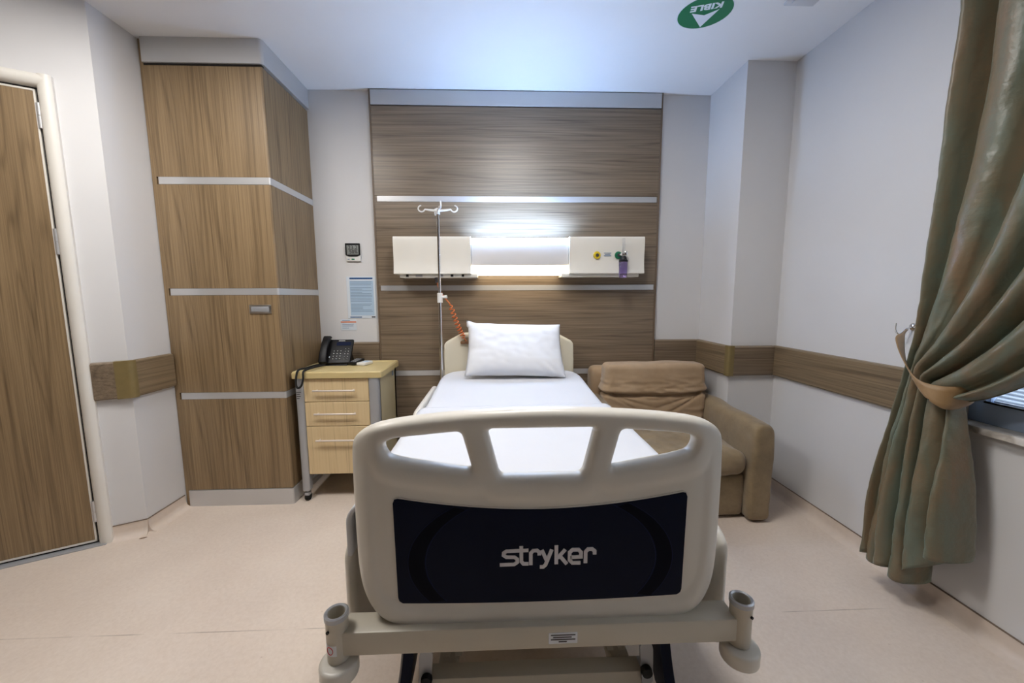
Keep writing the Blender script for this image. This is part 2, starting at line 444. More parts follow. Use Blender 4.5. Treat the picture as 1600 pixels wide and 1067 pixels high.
# ---- implicit shapes -> mesh (surface nets)
def nets(val, lo, cell):
    nx, ny, nz = val.shape; ins = val < 0
    c = np.zeros((nx - 1, ny - 1, nz - 1), int)
    for i in (0, 1):
        for j in (0, 1):
            for k in (0, 1): c += ins[i:nx - 1 + i, j:ny - 1 + j, k:nz - 1 + k]
    act = (c > 0) & (c < 8)
    idx = -np.ones(act.shape, int); cells = np.argwhere(act); idx[act] = np.arange(len(cells))
    acc = np.zeros((len(cells), 3)); cnt = np.zeros(len(cells))
    co = [(0, 0, 0), (1, 0, 0), (0, 1, 0), (1, 1, 0), (0, 0, 1), (1, 0, 1), (0, 1, 1), (1, 1, 1)]
    I, J, K = cells.T
    for a in range(8):
        for b in range(a + 1, 8):
            d = [abs(co[a][q] - co[b][q]) for q in range(3)]
            if sum(d) != 1: continue
            va = val[I + co[a][0], J + co[a][1], K + co[a][2]]; vb = val[I + co[b][0], J + co[b][1], K + co[b][2]]
            m = (va < 0) != (vb < 0)
            t = np.where(m, va / np.where(m, va - vb, 1), 0)
            p = np.array(co[a])[None, :] + t[:, None] * (np.array(co[b]) - np.array(co[a]))[None, :]
            acc[m] += p[m]; cnt[m] += 1
    V = (cells + acc / cnt[:, None]) * cell + np.array(lo)
    F = []
    for ax in range(3):
        s0 = [slice(None)] * 3; s1 = [slice(None)] * 3
        s0[ax] = slice(0, -1); s1[ax] = slice(1, None)
        ch = ins[tuple(s0)] != ins[tuple(s1)]
        e = np.argwhere(ch); u, w = [(1, 2), (2, 0), (0, 1)][ax]
        ok = (e[:, u] > 0) & (e[:, w] > 0) & (e[:, u] < val.shape[u] - 1) & (e[:, w] < val.shape[w] - 1)
        e = e[ok]
        q = []
        for du, dw in ((0, 0), (1, 0), (1, 1), (0, 1)):
            g = e.copy(); g[:, u] -= du; g[:, w] -= dw; q.append(idx[g[:, 0], g[:, 1], g[:, 2]])
        F.append(np.stack(q, 1))
    return V, np.concatenate(F)
def seg_dist(P, poly):
    """signed distance of points P (N,2) to a closed polygon"""
    poly = np.asarray(poly, float); out = np.empty(len(P))
    A = poly; B = np.roll(poly, -1, 0)
    for s in range(0, len(P), 20000):
        p = P[s:s + 20000]
        e = B - A; w = p[:, None, :] - A[None]
        t = np.clip((w * e).sum(2) / (e * e).sum(1), 0, 1)
        d2 = ((w - e * t[..., None]) ** 2).sum(2).min(1)
        c1 = p[:, None, 1] >= A[None, :, 1]; c2 = p[:, None, 1] < B[None, :, 1]
        cr = e[None, :, 0] * w[:, :, 1] - e[None, :, 1] * w[:, :, 0]
        cross = ((c1 & c2 & (cr > 0)) | (~c1 & ~c2 & (cr < 0))).sum(1)
        out[s:s + 20000] = np.sqrt(d2) * np.where(cross % 2 == 1, -1, 1)
    return out
def slab_nets(f2, lo2, hi2, hfun, r, cell, hmax, centre=0.0, warp=None, axes='xz', smooth=1):
    """a slab of half thickness hfun(d2) whose outline is f2 < 0, all edges rounded by r"""
    pad = 3 * cell
    a = np.arange(lo2[0] - pad, hi2[0] + pad, cell); b = np.arange(lo2[1] - pad, hi2[1] + pad, cell); c = np.arange(-hmax - pad, hmax + pad, cell)
    A, B = np.meshgrid(a, b, indexing='ij')
    d2 = f2(np.stack([A.ravel(), B.ravel()], 1)).reshape(A.shape)
    h = hfun(d2)
    q1 = d2[:, None, :] + r; q2 = np.abs(c)[None, :, None] - h[:, None, :] + r
    val = np.minimum(np.maximum(q1, q2), 0) + np.sqrt(np.maximum(q1, 0) ** 2 + np.maximum(q2, 0) ** 2) - r
    V, F = nets(val, (a[0], c[0], b[0]), cell)
    # light smoothing to remove grid stepping
    for _ in range(smooth):
        S = np.zeros_like(V); n = np.zeros(len(V))
        for i, j in ((0, 1), (1, 2), (2, 3), (3, 0)):
            np.add.at(S, F[:, i], V[F[:, j]]); np.add.at(S, F[:, j], V[F[:, i]]); np.add.at(n, F[:, i], 1); np.add.at(n, F[:, j], 1)
        V = V * 0.4 + 0.6 * S / n[:, None]
    if axes == 'xz':
        W = np.stack([V[:, 0], V[:, 1] + centre, V[:, 2]], 1)
    else:   # plan outline in xy, thickness along z
        W = np.stack([V[:, 0], V[:, 2], V[:, 1] + centre], 1)
    if warp is not None: W = warp(W)
    g = G(); g.v = [tuple(p) for p in W]; g.f = [tuple(int(i) for i in q) for q in F]
    return g
def soft_block(x0, x1, y0, y1, z0, z1, r, cell, bulge=0.0, wr=None, smooth=2):
    """an upholstered block: rounded box, puffed by bulge, displaced by wr(p) -> metres"""
    pad = 3 * cell + bulge
    ax = [np.arange(l - pad, h + pad, cell) for l, h in ((x0, x1), (y0, y1), (z0, z1))]
    X, Y, Z = np.meshgrid(*ax, indexing='ij')
    c = [(x0 + x1) / 2, (y0 + y1) / 2, (z0 + z1) / 2]; hh = [(x1 - x0) / 2, (y1 - y0) / 2, (z1 - z0) / 2]
    u = [(X - c[0]) / hh[0], (Y - c[1]) / hh[1], (Z - c[2]) / hh[2]]
    w = [np.clip(1 - k * k, 0, 1) for k in u]
    q = [np.abs(X - c[0]) - hh[0] - bulge * w[1] * w[2] + r, np.abs(Y - c[1]) - hh[1] - bulge * w[0] * w[2] + r, np.abs(Z - c[2]) - hh[2] - bulge * w[0] * w[1] + r]
    val = np.sqrt(sum(np.maximum(k, 0) ** 2 for k in q)) + np.minimum(np.maximum(np.maximum(q[0], q[1]), q[2]), 0) - r
    V, F = nets(val, [a[0] for a in ax], cell)
    for _ in range(smooth):
        S = np.zeros_like(V); n = np.zeros(len(V))
        for i, j in ((0, 1), (1, 2), (2, 3), (3, 0)):
            np.add.at(S, F[:, i], V[F[:, j]]); np.add.at(S, F[:, j], V[F[:, i]]); np.add.at(n, F[:, i], 1); np.add.at(n, F[:, j], 1)
        V = V * 0.4 + 0.6 * S / n[:, None]
    if wr is not None:
        cc = np.array(c)
        for i in range(len(V)):
            d = (V[i] - cc) / np.array(hh); k = np.sign(d) * np.abs(d) ** 6; nn = np.linalg.norm(k)
            if nn > 1e-6: V[i] += k / nn * wr(V[i])
    g = G(); g.v = [tuple(p) for p in V]; g.f = [tuple(int(i) for i in q) for q in F]
    return g
def catmull(pts, n=6, closed=True):
    m = len(pts); out = []
    for i in range(m if closed else m - 1):
        p = [np.array(pts[(i + k) % m] if closed else pts[min(max(i + k, 0), m - 1)], float) for k in (-1, 0, 1, 2)]
        for j in range(n):
            t = j / n
            out.append(0.5 * (2 * p[1] + (p[2] - p[0]) * t + (2 * p[0] - 5 * p[1] + 4 * p[2] - p[3]) * t * t + (3 * p[1] - p[0] - 3 * p[2] + p[3]) * t ** 3))
    if not closed: out.append(np.array(pts[-1], float))
    return [tuple(q) for q in out]
def round_poly(pts, r, n=6):
    """polygon with its corners rounded"""
    out = []; m = len(pts)
    for i in range(m):
        p, a, b = [Vector(pts[k % m]) for k in (i, i - 1, i + 1)]
        rr = r[i] if isinstance(r, (list, tuple)) else r
        d1 = (a - p); d2 = (b - p)
        rr = min(rr, d1.length * 0.48, d2.length * 0.48)
        s, e = p + d1.normalized() * rr, p + d2.normalized() * rr
        for k in range(n + 1):
            t = k / n; out.append(tuple((s * (1 - t) ** 2 + p * 2 * t * (1 - t) + e * t * t)))
    return out
def stroke_poly(g, pts, w, frame, d0, d1):
    """a lettering stroke of width w along a polyline with mitred joins"""
    P = [Vector(p) for p in pts]; m = len(P); Lf, Rt = [], []
    for i in range(m):
        ds = []
        if i > 0: ds.append((P[i] - P[i - 1]).normalized())
        if i < m - 1: ds.append((P[i + 1] - P[i]).normalized())
        t = sum(ds, Vector((0, 0))).normalized(); n = Vector((-t.y, t.x))
        k = 1 / max(0.5, n.dot(Vector((-ds[0].y, ds[0].x))))
        Lf.append(P[i] + n * w / 2 * k); Rt.append(P[i] - n * w / 2 * k)
    o, a, b = [Vector(q) for q in frame]; nn = a.cross(b).normalized()
    for i in range(m - 1):
        q = [Lf[i], Lf[i + 1], Rt[i + 1], Rt[i]]
        g.prism([tuple(p) for p in q], frame, d0, d1)
def text_mesh(body, size, frame, d0, d1, bold=0.0, align='CENTER', squash=1.0):
    """lettering laid in FRAME = (origin, reading direction, up)"""
    cu = bpy.data.curves.new('lettering', 'FONT'); cu.body = body; cu.size = size; cu.align_x = align; cu.align_y = 'CENTER'
    cu.offset = bold; cu.extrude = abs(d1 - d0) / 2; cu.resolution_u = 3
    ob = bpy.data.objects.new('lettering', cu); COL.objects.link(ob)
    dg = bpy.context.evaluated_depsgraph_get(); dg.update()
    me = bpy.data.meshes.new_from_object(ob.evaluated_get(dg))
    o, a, b = [Vector(q) for q in frame]; n = a.cross(b).normalized()
    g = G()
    g.add([o + a * v.co.x * squash + b * v.co.y + n * (v.co.z + (d0 + d1) / 2) for v in me.vertices], [list(p.vertices) for p in me.polygons])
    bpy.data.objects.remove(ob); bpy.data.curves.remove(cu); bpy.data.meshes.remove(me)
    return g
fbm = lambda x, y, z: noise.noise(Vector((x, y, z)))

# ================================================================== the setting
def floor_ceiling():
    out = [(XR + 0.2, YB - 0.1), (XR + 0.2, D + 0.1), (XL - 0.15, D + 0.1), (XL - 0.15, CORN.y + 0.1), (DEND.x - 0.15, DEND.y + 0.1), (DEND.x - 0.15, YB - 0.1)]
    fl = G().prism(out, ((0, 0, 0), (1, 0, 0), (0, 1, 0)), -0.1, 0.0).build('floor', 'floor', smooth=False); tag(fl, kind='structure')
    ce = G().prism(out, ((0, 0, H), (1, 0, 0), (0, 1, 0)), 0.0, 0.1).build('ceiling', 'ceiling', smooth=False); tag(ce, kind='structure')
floor_ceiling()

WY0, WY1, WZ0, WZ1 = -0.35, 1.515, 0.858, 2.35        # window opening
def walls():
    t = 0.12
    tag(G().box(XL - t, XR + t, D, D + t, 0, H).build('wall_back', 'wall', smooth=False), kind='structure')
    tag(G().box(XP, XR, YP, D - 0.001, 0, H).build('wall_pillar', 'wall', smooth=False), kind='structure')
    g = G()
    g.box(XR, XR + t, WY1, D, 0, H); g.box(XR, XR + t, YB, WY0, 0, H)
    g.box(XR, XR + t, WY0, WY1, 0, WZ0 - 0.028); g.box(XR, XR + t, WY0, WY1, WZ1, H)
    tag(g.build('wall_right', 'wall', smooth=False), kind='structure')
    cy = CORN.y + 0.01068
    tag(G().prism([(XL, cy), (XL, D), (XL - t, D), (XL - t, cy + 0.02)], ((0, 0, 0), (1, 0, 0), (0, 1, 0)), 0, H).build('wall_left', 'wall', smooth=False), kind='structure')
    # wall with the door: two pieces and a lintel around the opening
    s0, s1, zt = 0.178, 1.10, 2.44
    g = G()
    for a, b, z0, z1 in ((-0.02268, s0, 0, H), (s1, DLEN, 0, H), (s0, s1, zt, H)):
        pa, pb = CORN + DDIR * a, CORN + DDIR * b
        g.prism([(pa.x, pa.y), (pb.x, pb.y), (pb.x - DNRM.x * t, pb.y - DNRM.y * t), (pa.x - DNRM.x * t, pa.y - DNRM.y * t)], ((0, 0, 0), (1, 0, 0), (0, 1, 0)), z0, z1)
    tag(g.build('wall_door', 'wall', smooth=False), kind='structure')
    tag(G().box(DEND.x - t, DEND.x, YB, DEND.y, 0, H).build('wall_side', 'wood_y', smooth=False), kind='structure')
    tag(G().box(DEND.x - t, XR + t, YB - t, YB, 0, H).build('wall_front', 'wood_h', smooth=False), kind='structure')  # side and front walls are unseen, wood put on them to cut bounced light
walls()

COVE = [(0.0, 0.0), (0.05, 0.0), (0.026, 0.006), (0.012, 0.018), (0.006, 0.036), (0.005, 0.079), (0.0, 0.079)]
def baseboards():
    def run(name, segs):
        r = None; g = G(); gl = G()
        for A, B, n in segs:
            g.profile_run(COVE, A, B, n)
            gl.profile_run([(0.0, 0.079), (0.0065, 0.079), (0.006, 0.0825), (0.0, 0.083)], A, B, n)
        o = g.build(name, 'base', angle=60); tag(o, kind='structure')
        gl.build('sealant_line', 'sealant', o, smooth=False)
    run('baseboard_right', [((XR, YB), (XR, YP), (-1, 0))])
    run('baseboard_pillar', [((XP, YP), (XR, YP), (0, -1)), ((XP, YP), (XP, D), (-1, 0))])
    run('baseboard_back', [((XL, D), (XP, D), (0, -1))])
    run('baseboard_left', [((XL, CORN.y + 0.01068), (XL, 2.5), (1, 0))])
    a, b = CORN - DDIR * 0.0227, CORN + DDIR * 0.128
    run('baseboard_door', [((a.x, a.y), (b.x, b.y), DNRM)])
    g = G()   # a worn, torn spot where the cove meets the corner
    c = CORN + Vector((0.012, -0.03))
    g.prism(round_poly([(-0.004, -0.004), (0.010, -0.008), (0.034, -0.002), (0.024, 0.004), (0.0, 0.002)], 0.003, 3), ((c.x + .02, c.y - .03, 0.001), (0.9, 0.4, 0), (-0.4, 0.9, 0)), 0, 0.0015)
    o = bpy.data.objects['baseboard_left']
    g.build('torn_corner', 'grout', o, smooth=False)
baseboards()

# ------------------------------------------------------------------ door
def door():
    r = struct('door_1', (CORN.x + DDIR.x * 0.6, CORN.y + DDIR.y * 0.6, 0))
    X, N = Vector((DDIR.x, DDIR.y, 0)), Vector((DNRM.x, DNRM.y, 0))
    O = Vector((CORN.x, CORN.y, 0)); Z = Vector((0, 0, 1))
    mx = Matrix(((X.x, N.x, 0, O.x), (X.y, N.y, 0, O.y), (0, 0, 1, 0), (0, 0, 0, 1)))   # local: s along the wall, n into the room, z
    s0, s1, zt = 0.186, 1.09, 2.43
    g = G()
    prof = [(0.126, 0.0), (0.126, 0.022), (0.134, 0.032), (0.150, 0.036), (0.172, 0.030), (0.182, 0.018), (0.186, 0.0), (0.186, -0.10), (0.126, -0.10)]
    # jamb profiles follow (s, n); both uprights and the head share them
    for mirror in (0, 1):
        pts = [((1.276 - s) if mirror else s, n) for s, n in prof]
        g.prism(pts, ((0, 0, 0), (1, 0, 0), (0, 1, 0)), 0.0, zt + 0.06, mx=mx)
    vs, fs = [], []
    hp = [(zt + 0.060, 0.0), (zt + 0.060, 0.022), (zt + 0.052, 0.032), (zt + 0.036, 0.036), (zt + 0.014, 0.030), (zt + 0.004, 0.018), (zt, 0.0), (zt, -0.10), (zt + 0.06, -0.10)]
    k = len(hp)
    for s in (0.15, 1.126): vs += [(s, n, z) for z, n in hp]
    fs = [tuple(range(k)), tuple(range(k, 2 * k))] + [(i, (i + 1) % k, k + (i + 1) % k, k + i) for i in range(k)]
    g.add(vs, fs, mx)
    g.build('door_frame', 'frame_white', r)
    ga = G()   # dark rebate around the leaf
    ga.box(s0, s0 + 0.006, -0.09, 0.0, 0.0, zt, mx=mx); ga.box(s0, s1, -0.09, 0.0, zt - 0.006, zt, mx=mx); ga.box(s0, s1, -0.08, -0.002, 0.0, 0.012, mx=mx)
    ga.build('door_gap', 'dark_gap', r, smooth=False)
    lf = G().box(s0 + 0.016, s1 - 0.012, -0.045, 0.004, 0.026, zt - 0.018, 0.001, 1, mx=mx).build('door_leaf', 'wood_v', r)
    e = G()
    e.box(s0 + 0.008, s0 + 0.016, -0.045, 0.006, 0.016, zt - 0.010, mx=mx); e.box(s0 + 0.008, s1, -0.045, 0.006, zt - 0.018, zt - 0.010, mx=mx); e.box(s0 + 0.008, s1, -0.045, 0.006, 0.016, 0.026, mx=mx)
    e.build('edge_band', 'frame_white', lf, smooth=False)
    for z0, z1 in ((2.235, 2.355), (1.615, 1.745), (0.135, 0.255)):
        h = G(); h.cyl((0.187, 0.010, z0), (0.187, 0.010, (z0 + z1) / 2 - .001), 0.009, 14, mx=mx); h.cyl((0.187, 0.010, (z0 + z1) / 2 + .001), (0.187, 0.010, z1), 0.009, 14, mx=mx)
        h.box(0.187, 0.200, 0.004, 0.008, z0, z1, mx=mx)
        h.build('hinge', 'alu', r)
    t = G().prism([(s0 - 0.04, -0.1), (s1 + 0.04, -0.1), (s1 + 0.04, 0.045), (s0 - 0.035, 0.045), (s0 - 0.04, 0.03)], ((0, 0, 0), (1, 0, 0), (0, 1, 0)), 0.0002, 0.006, mx=mx).build('threshold', 'alu_leg', r, smooth=False)
    hd = G(); hd.cyl((1.02, 0.004, 1.05), (1.02, 0.05, 1.05), 0.011, mx=mx); hd.cyl((1.02, 0.05, 1.05), (0.90, 0.05, 1.05), 0.010, mx=mx); hd.box(0.995, 1.045, 0.004, 0.012, 0.95, 1.12, 0.003, mx=mx)
    hd.build('door_handle', 'steel', r)
    G().box(s0, s1, -0.3, -0.11, 0.0, zt, mx=mx).build('door_backing', 'dark_gap', r, smooth=False)
door()

# ------------------------------------------------------------------ wooden wall guards
ZG0, ZG1 = 0.826, 1.036
GP = [(0.0, ZG0), (0.022, ZG0), (0.028, ZG0 + 0.008), (0.028, ZG1 - 0.010), (0.020, ZG1 - 0.002), (0.0, ZG1)]
def guards():
    def guard(A, B, n, m, label):
        tag(G().profile_run(GP, A, B, n).build('wall_guard', m, angle=25), label, 'wall rail', 'wooden wall guards')
    guard((-1.389, D), (-0.936, D), (0, -1), 'wood_h', 'wooden wall guard behind the telephone nightstand')
    guard((1.262, D), (XP - 0.029, D), (0, -1), 'wood_h', 'short wooden wall guard between bed wall panel and pillar')
    guard((XP, D - 0.001), (XP, YP + 0.012), (-1, 0), 'wood_y', 'wooden wall guard on the bed-facing side of the pillar')
    guard((XP + 0.012, YP), (XR - 0.029, YP), (0, -1), 'wood_h', 'wooden wall guard across the front of the pillar')
    guard((XR, YP), (XR, 1.56), (-1, 0), 'wood_y', 'long wooden wall guard running behind the curtain')
    guard((XL, CORN.y + 0.024), (XL, 2.498), (1, 0), 'wood_y', 'wooden wall guard touching the wardrobe')
    a, b = CORN + DDIR * 0.031, CORN + DDIR * 0.125
    guard((a.x, a.y), (b.x, b.y), DNRM, 'wood_h', 'short wooden wall guard beside the door frame')
    def cap(c, n1, n2, w1, w2, label):
        n1, n2 = Vector(n1), Vector(n2); pts = []
        t1 = Vector((-n1.y, n1.x)); t2 = Vector((-n2.y, n2.x))
        if t1.dot(n2) > 0: t1 = -t1
        if t2.dot(n1) > 0: t2 = -t2
        o = 0.031
        bis = (n1 + n2).normalized(); cc = Vector(c)
        outer = cc + bis * (o / bis.dot(n1))
        p0 = cc + n1 * o + t1 * w1; p1 = cc + n2 * o + t2 * w2
        arc = []
        for i in range(9):
            t = i / 8; q = outer + t1 * 0.02; e = outer + t2 * 0.02
            arc.append(q * (1 - t) ** 2 + outer * 2 * t * (1 - t) + e * t * t)
        poly = [cc + t1 * w1 + n1 * 0.002, p0] + arc + [p1, cc + t2 * w2 + n2 * 0.002, cc + bis * 0.003]
        g = G().prism([(p.x, p.y) for p in poly], ((0, 0, 0), (1, 0, 0), (0, 1, 0)), ZG0 - 0.002, ZG1 + 0.002)
        tag(g.build('corner_cap', 'brass', angle=30), label, 'corner cap', 'olive corner caps of the wall guards')
    cap((XP, YP), (0, -1), (-1, 0), 0.012, 0.012, 'olive corner cap on the wall guard at the pillar')
    cap((XL, CORN.y + 0.0107), (1, 0), DNRM, 0.012, 0.054, 'olive corner cap on the wall guard near the door')
guards()

# ------------------------------------------------------------------ wardrobe
XW, YW = -1.392, 2.507
def wardrobe():
    r = thing('wardrobe', ((XL + XW) / 2, (YW + D) / 2, 0), 'tall wooden wardrobe with silver strips in the corner', 'wardrobe')
    e = 0.004
    y1 = D - 0.002
    G().box(XL + e, XW - 0.012, YW + 0.012, y1, 0.0, H - 0.004).build('body', 'wood_edge', r, smooth=False)
    G().box(XL + e, XL + 0.03, YW + 0.004, YW + 0.03, 0.0, H - 0.004).build('side_stile', 'wood_v', r, smooth=False)
    zs = [0.112, 0.733, 0.775, 1.404, 1.446, 2.077, 2.119, 2.752]
    cr = 0.010
    for i in range(0, 8, 2):
        z0, z1 = zs[i], zs[i + 1]
        xl = XL + 0.032
        G().box(xl, XW - cr, YW, YW + 0.018, z0 + 0.001, z1 - 0.001, 0.0008, 1).build('door_panel', 'wood_v', r)
        G().box(XW - 0.018, XW, YW + cr, y1, z0 + 0.001, z1 - 0.001, 0.0008, 1).build('side_panel', 'wood_v', r)
    def quarter(z0, z1, off):
        pts = [(XW - cr, YW + cr)] + [(XW - cr + (cr + off) * math.sin(a), YW + cr - (cr + off) * math.cos(a)) for a in [math.pi / 2 * k / 8 for k in range(9)]]
        return pts, z0, z1
    for i in range(0, 8, 2):
        p, z0, z1 = quarter(zs[i] + 0.001, zs[i + 1] - 0.001, 0.0)
        G().prism(p, ((0, 0, 0), (1, 0, 0), (0, 1, 0)), z0, z1).build('corner_post', 'wood_v', r, angle=30)
    def wrap(name, m, z0, z1, off, x0):
        pts = [(x0, YW - off)] + [(XW - cr + (cr + off) * math.sin(a), YW + cr - (cr + off) * math.cos(a)) for a in [math.pi / 2 * k / 8 for k in range(9)]] + [(XW + off, y1)]
        pts += [(XW - 0.02, y1), (XW - 0.02, YW + 0.02), (x0, YW + 0.02)]
        return G().prism(pts, ((0, 0, 0), (1, 0, 0), (0, 1, 0)), z0, z1).build(name, m, r, angle=30)
    for i in (1, 3, 5):
        wrap('metal_strip', 'alu', zs[i], zs[i + 1], 0.001, XL + 0.045)
    wrap('cornice', 'alu_band', 2.762, H - 0.001, 0.014, XL + 0.03)
    wrap('plinth', 'alu', 0.0, 0.110, 0.006, XL + 0.03)
    G().box(XL + 0.03, XW, YW - 0.002, YW + 0.02, 2.752, 2.762).build('shadow_gap', 'dark_gap', r, smooth=False)
    h = G().box(-1.578, -1.442, YW - 0.007, YW, 1.286, 1.342, 0.003).build('handle_plate', 'steel', r)
    G().box(-1.567, -1.453, YW - 0.0085, YW - 0.003, 1.296, 1.332, 0.004).build('finger_recess', 'alu_leg', h)
wardrobe()

# ------------------------------------------------------------------ panelled bed wall
PX0, PX1, PY = -0.932, 1.256, 3.026
def wall_panel():
    r = thing('wall_panel', ((PX0 + PX1) / 2, (PY + D) / 2, 0), 'wide wooden panel with silver strips covering the wall behind the bed', 'wall panel')
    y1 = D - 0.001
    zs = [0.085, 0.766, 0.806, 1.436, 1.476, 2.103, 2.145, 2.784]
    G().box(PX0 + 0.012, PX1 - 0.012, PY + 0.016, y1, 0.083, H - 0.002).build('backing', 'wood_edge', r, smooth=False)
    for i in range(0, 8, 2):
        G().box(PX0 + 0.012, PX1 - 0.012, PY, PY + 0.016, zs[i] + 0.001, zs[i + 1] - 0.001, 0.001, 1).build('wood_board', 'wood_h', r)
    for i in (1, 3, 5):
        G().box(PX0 + 0.030, PX1 - 0.022, PY - 0.002, PY + 0.016, zs[i], zs[i + 1], 0.001, 1).build('metal_strip', 'alu', r)
        G().box(PX0 + 0.012, PX0 + 0.030, PY, PY + 0.016, zs[i], zs[i + 1]).build('strip_end', 'wood_h', r, smooth=False)
        G().box(PX1 - 0.022, PX1 - 0.012, PY, PY + 0.016, zs[i], zs[i + 1]).build('strip_end', 'wood_h', r, smooth=False)
    G().box(PX0 + 0.012, PX1 - 0.012, PY - 0.004, PY + 0.016, 2.790, H - 0.006, 0.001, 1).build('top_band', 'alu_band', r)
    G().box(PX0 + 0.012, PX1 - 0.012, PY + 0.002, PY + 0.016, H - 0.006, H - 0.001).build('shadow_gap', 'dark_gap', r, smooth=False)
    for x in (PX0, PX1 - 0.012):
        G().box(x, x + 0.012, PY - 0.004, y1, 0.083, H - 0.002, 0.001, 1).build('edge_trim', 'wood_edge', r)
wall_panel()

# ------------------------------------------------------------------ bed head unit with lamps
def head_unit():
    r = thing('bed_head_unit', (0.166, 2.93, 1.53), 'long cream medical supply unit with lit centre on the wall panel', 'medical unit')
    y1 = PY - 0.003
    G().box(-0.735, 1.065, 2.945, y1, 1.575, 1.818).build('back_box', 'unit', r, smooth=False)
    def shell(x0, x1, name):
        prof = [(2.872, 1.822), (2.856, 1.816), (2.853, 1.77), (2.856, 1.70), (2.857, 1.64), (2.851, 1.585), (2.846, 1.556), (2.855, 1.553)]
        prof = [(y, z) for y, z in catmull(prof, 4, False)]
        back = [(y1, 1.555), (y1, 1.822)]
        pts = prof + back
        n = len(pts); vs = [(x0, y, z) for y, z in pts] + [(x1, y, z) for y, z in pts]
        fs = [tuple(range(n)), tuple(range(n, 2 * n))[::-1]] + [(i, n + i, n + (i + 1) % n, (i + 1) % n) for i in range(n)]
        g = G().add(vs, fs)
        return g.build(name, 'unit', r, angle=30)
    a = shell(-0.753, -0.195, 'cover_panel'); b = shell(0.530, 1.088, 'cover_panel')
    G().box(-0.195, 0.530, 2.878, 2.944, 1.615, 1.778, 0.010, 3).build('centre_fascia', 'unit_mid', r)
    u = G().box(-0.19, 0.525, 2.876, 2.925, 1.786, 1.812, 0.008, 3).build('upper_tube', 'up', r)
    d = G().box(-0.19, 0.525, 2.895, 2.95, 1.545, 1.606, 0.012, 3).build('lower_tube', 'down', r)
    t1 = G().box(-0.715, -0.150, 2.868, y1, 1.528, 1.556, 0.003).build('trunking', 'unit', r)
    t2 = G().box(0.475, 1.055, 2.868, y1, 1.530, 1.556, 0.003).build('trunking', 'unit', r)
    for x, w in ((-0.66, 0.02), (-0.575, 0.05), (-0.42, 0.04), (-0.335, 0.02), (-0.255, 0.018)):
        G().box(x - w / 2, x + w / 2, 2.8665, 2.869, 1.533, 1.551, 0.001).build('socket', 'alu_leg' if w > 0.03 else 'black', t1)
    for x, m in ((0.733, 'yellow'), (0.892, 'green')):
        o = G(); o.lathe([(0.0, 0.0), (0.026, 0.0), (0.028, 0.006), (0.024, 0.014), (0.0, 0.014)], (0, 0, 0), 28, mx=Matrix.Translation((x, 2.857, 1.686)) @ Matrix.Rotation(math.pi / 2, 4, 'X'))
        oo = o.build('gas_outlet', m, b)
        G().lathe([(0.0, 0.014), (0.010, 0.014), (0.012, 0.019), (0.0, 0.019)], (0, 0, 0), 20, mx=Matrix.Translation((x, 2.857, 1.686)) @ Matrix.Rotation(math.pi / 2, 4, 'X')).build('outlet_core', 'ink_dark', oo)
    p = G()
    for k, w in ((0, 0.055), (1, 0.04), (2, 0.055)):
        p.box(0.812 - w / 2, 0.812 + w / 2, 2.8540, 2.8552, 1.700 - k * 0.010, 1.705 - k * 0.010)
    p.build('print_lines', 'ink_grey', b, smooth=False)
head_unit()

def humidifier():
    r = thing('oxygen_humidifier', (0.917, 2.815, 1.52), 'purple oxygen humidifier bottle with black cap plugged into the head unit', 'humidifier')
    x, y = 0.917, 2.812
    G().lathe([(0.0, 0.0), (0.024, 0.0), (0.027, 0.004), (0.029, 0.03), (0.0305, 0.112), (0.028, 0.118), (0.0, 0.118)], (x, y, 1.518), 28).build('bottle', 'purple', r)
    G().lathe([(0.0, 0.0), (0.032, 0.0), (0.033, 0.012), (0.028, 0.015), (0.023, 0.030), (0.018, 0.040), (0.0, 0.042)], (x, y, 1.634), 28).build('cap', 'black', r)
    G().cyl((x, y, 1.674), (x, y, 1.80), 0.010, 16).build('flow_tube', 'clear', r)
    G().cyl((0.900, 2.846, 1.688), (x, y, 1.690), 0.009, 14).build('connector', 'chrome', r)
    G().lathe([(0.0, -0.012), (0.013, -0.012), (0.015, 0.0), (0.013, 0.012), (0.0, 0.012)], (0.934, y, 1.695), 18).build('valve_knob', 'chrome', r)
    G().box(0.883, 0.889, 2.80, 2.81, 1.60, 1.635, 0.002).build('side_port', 'clear', r)
humidifier()

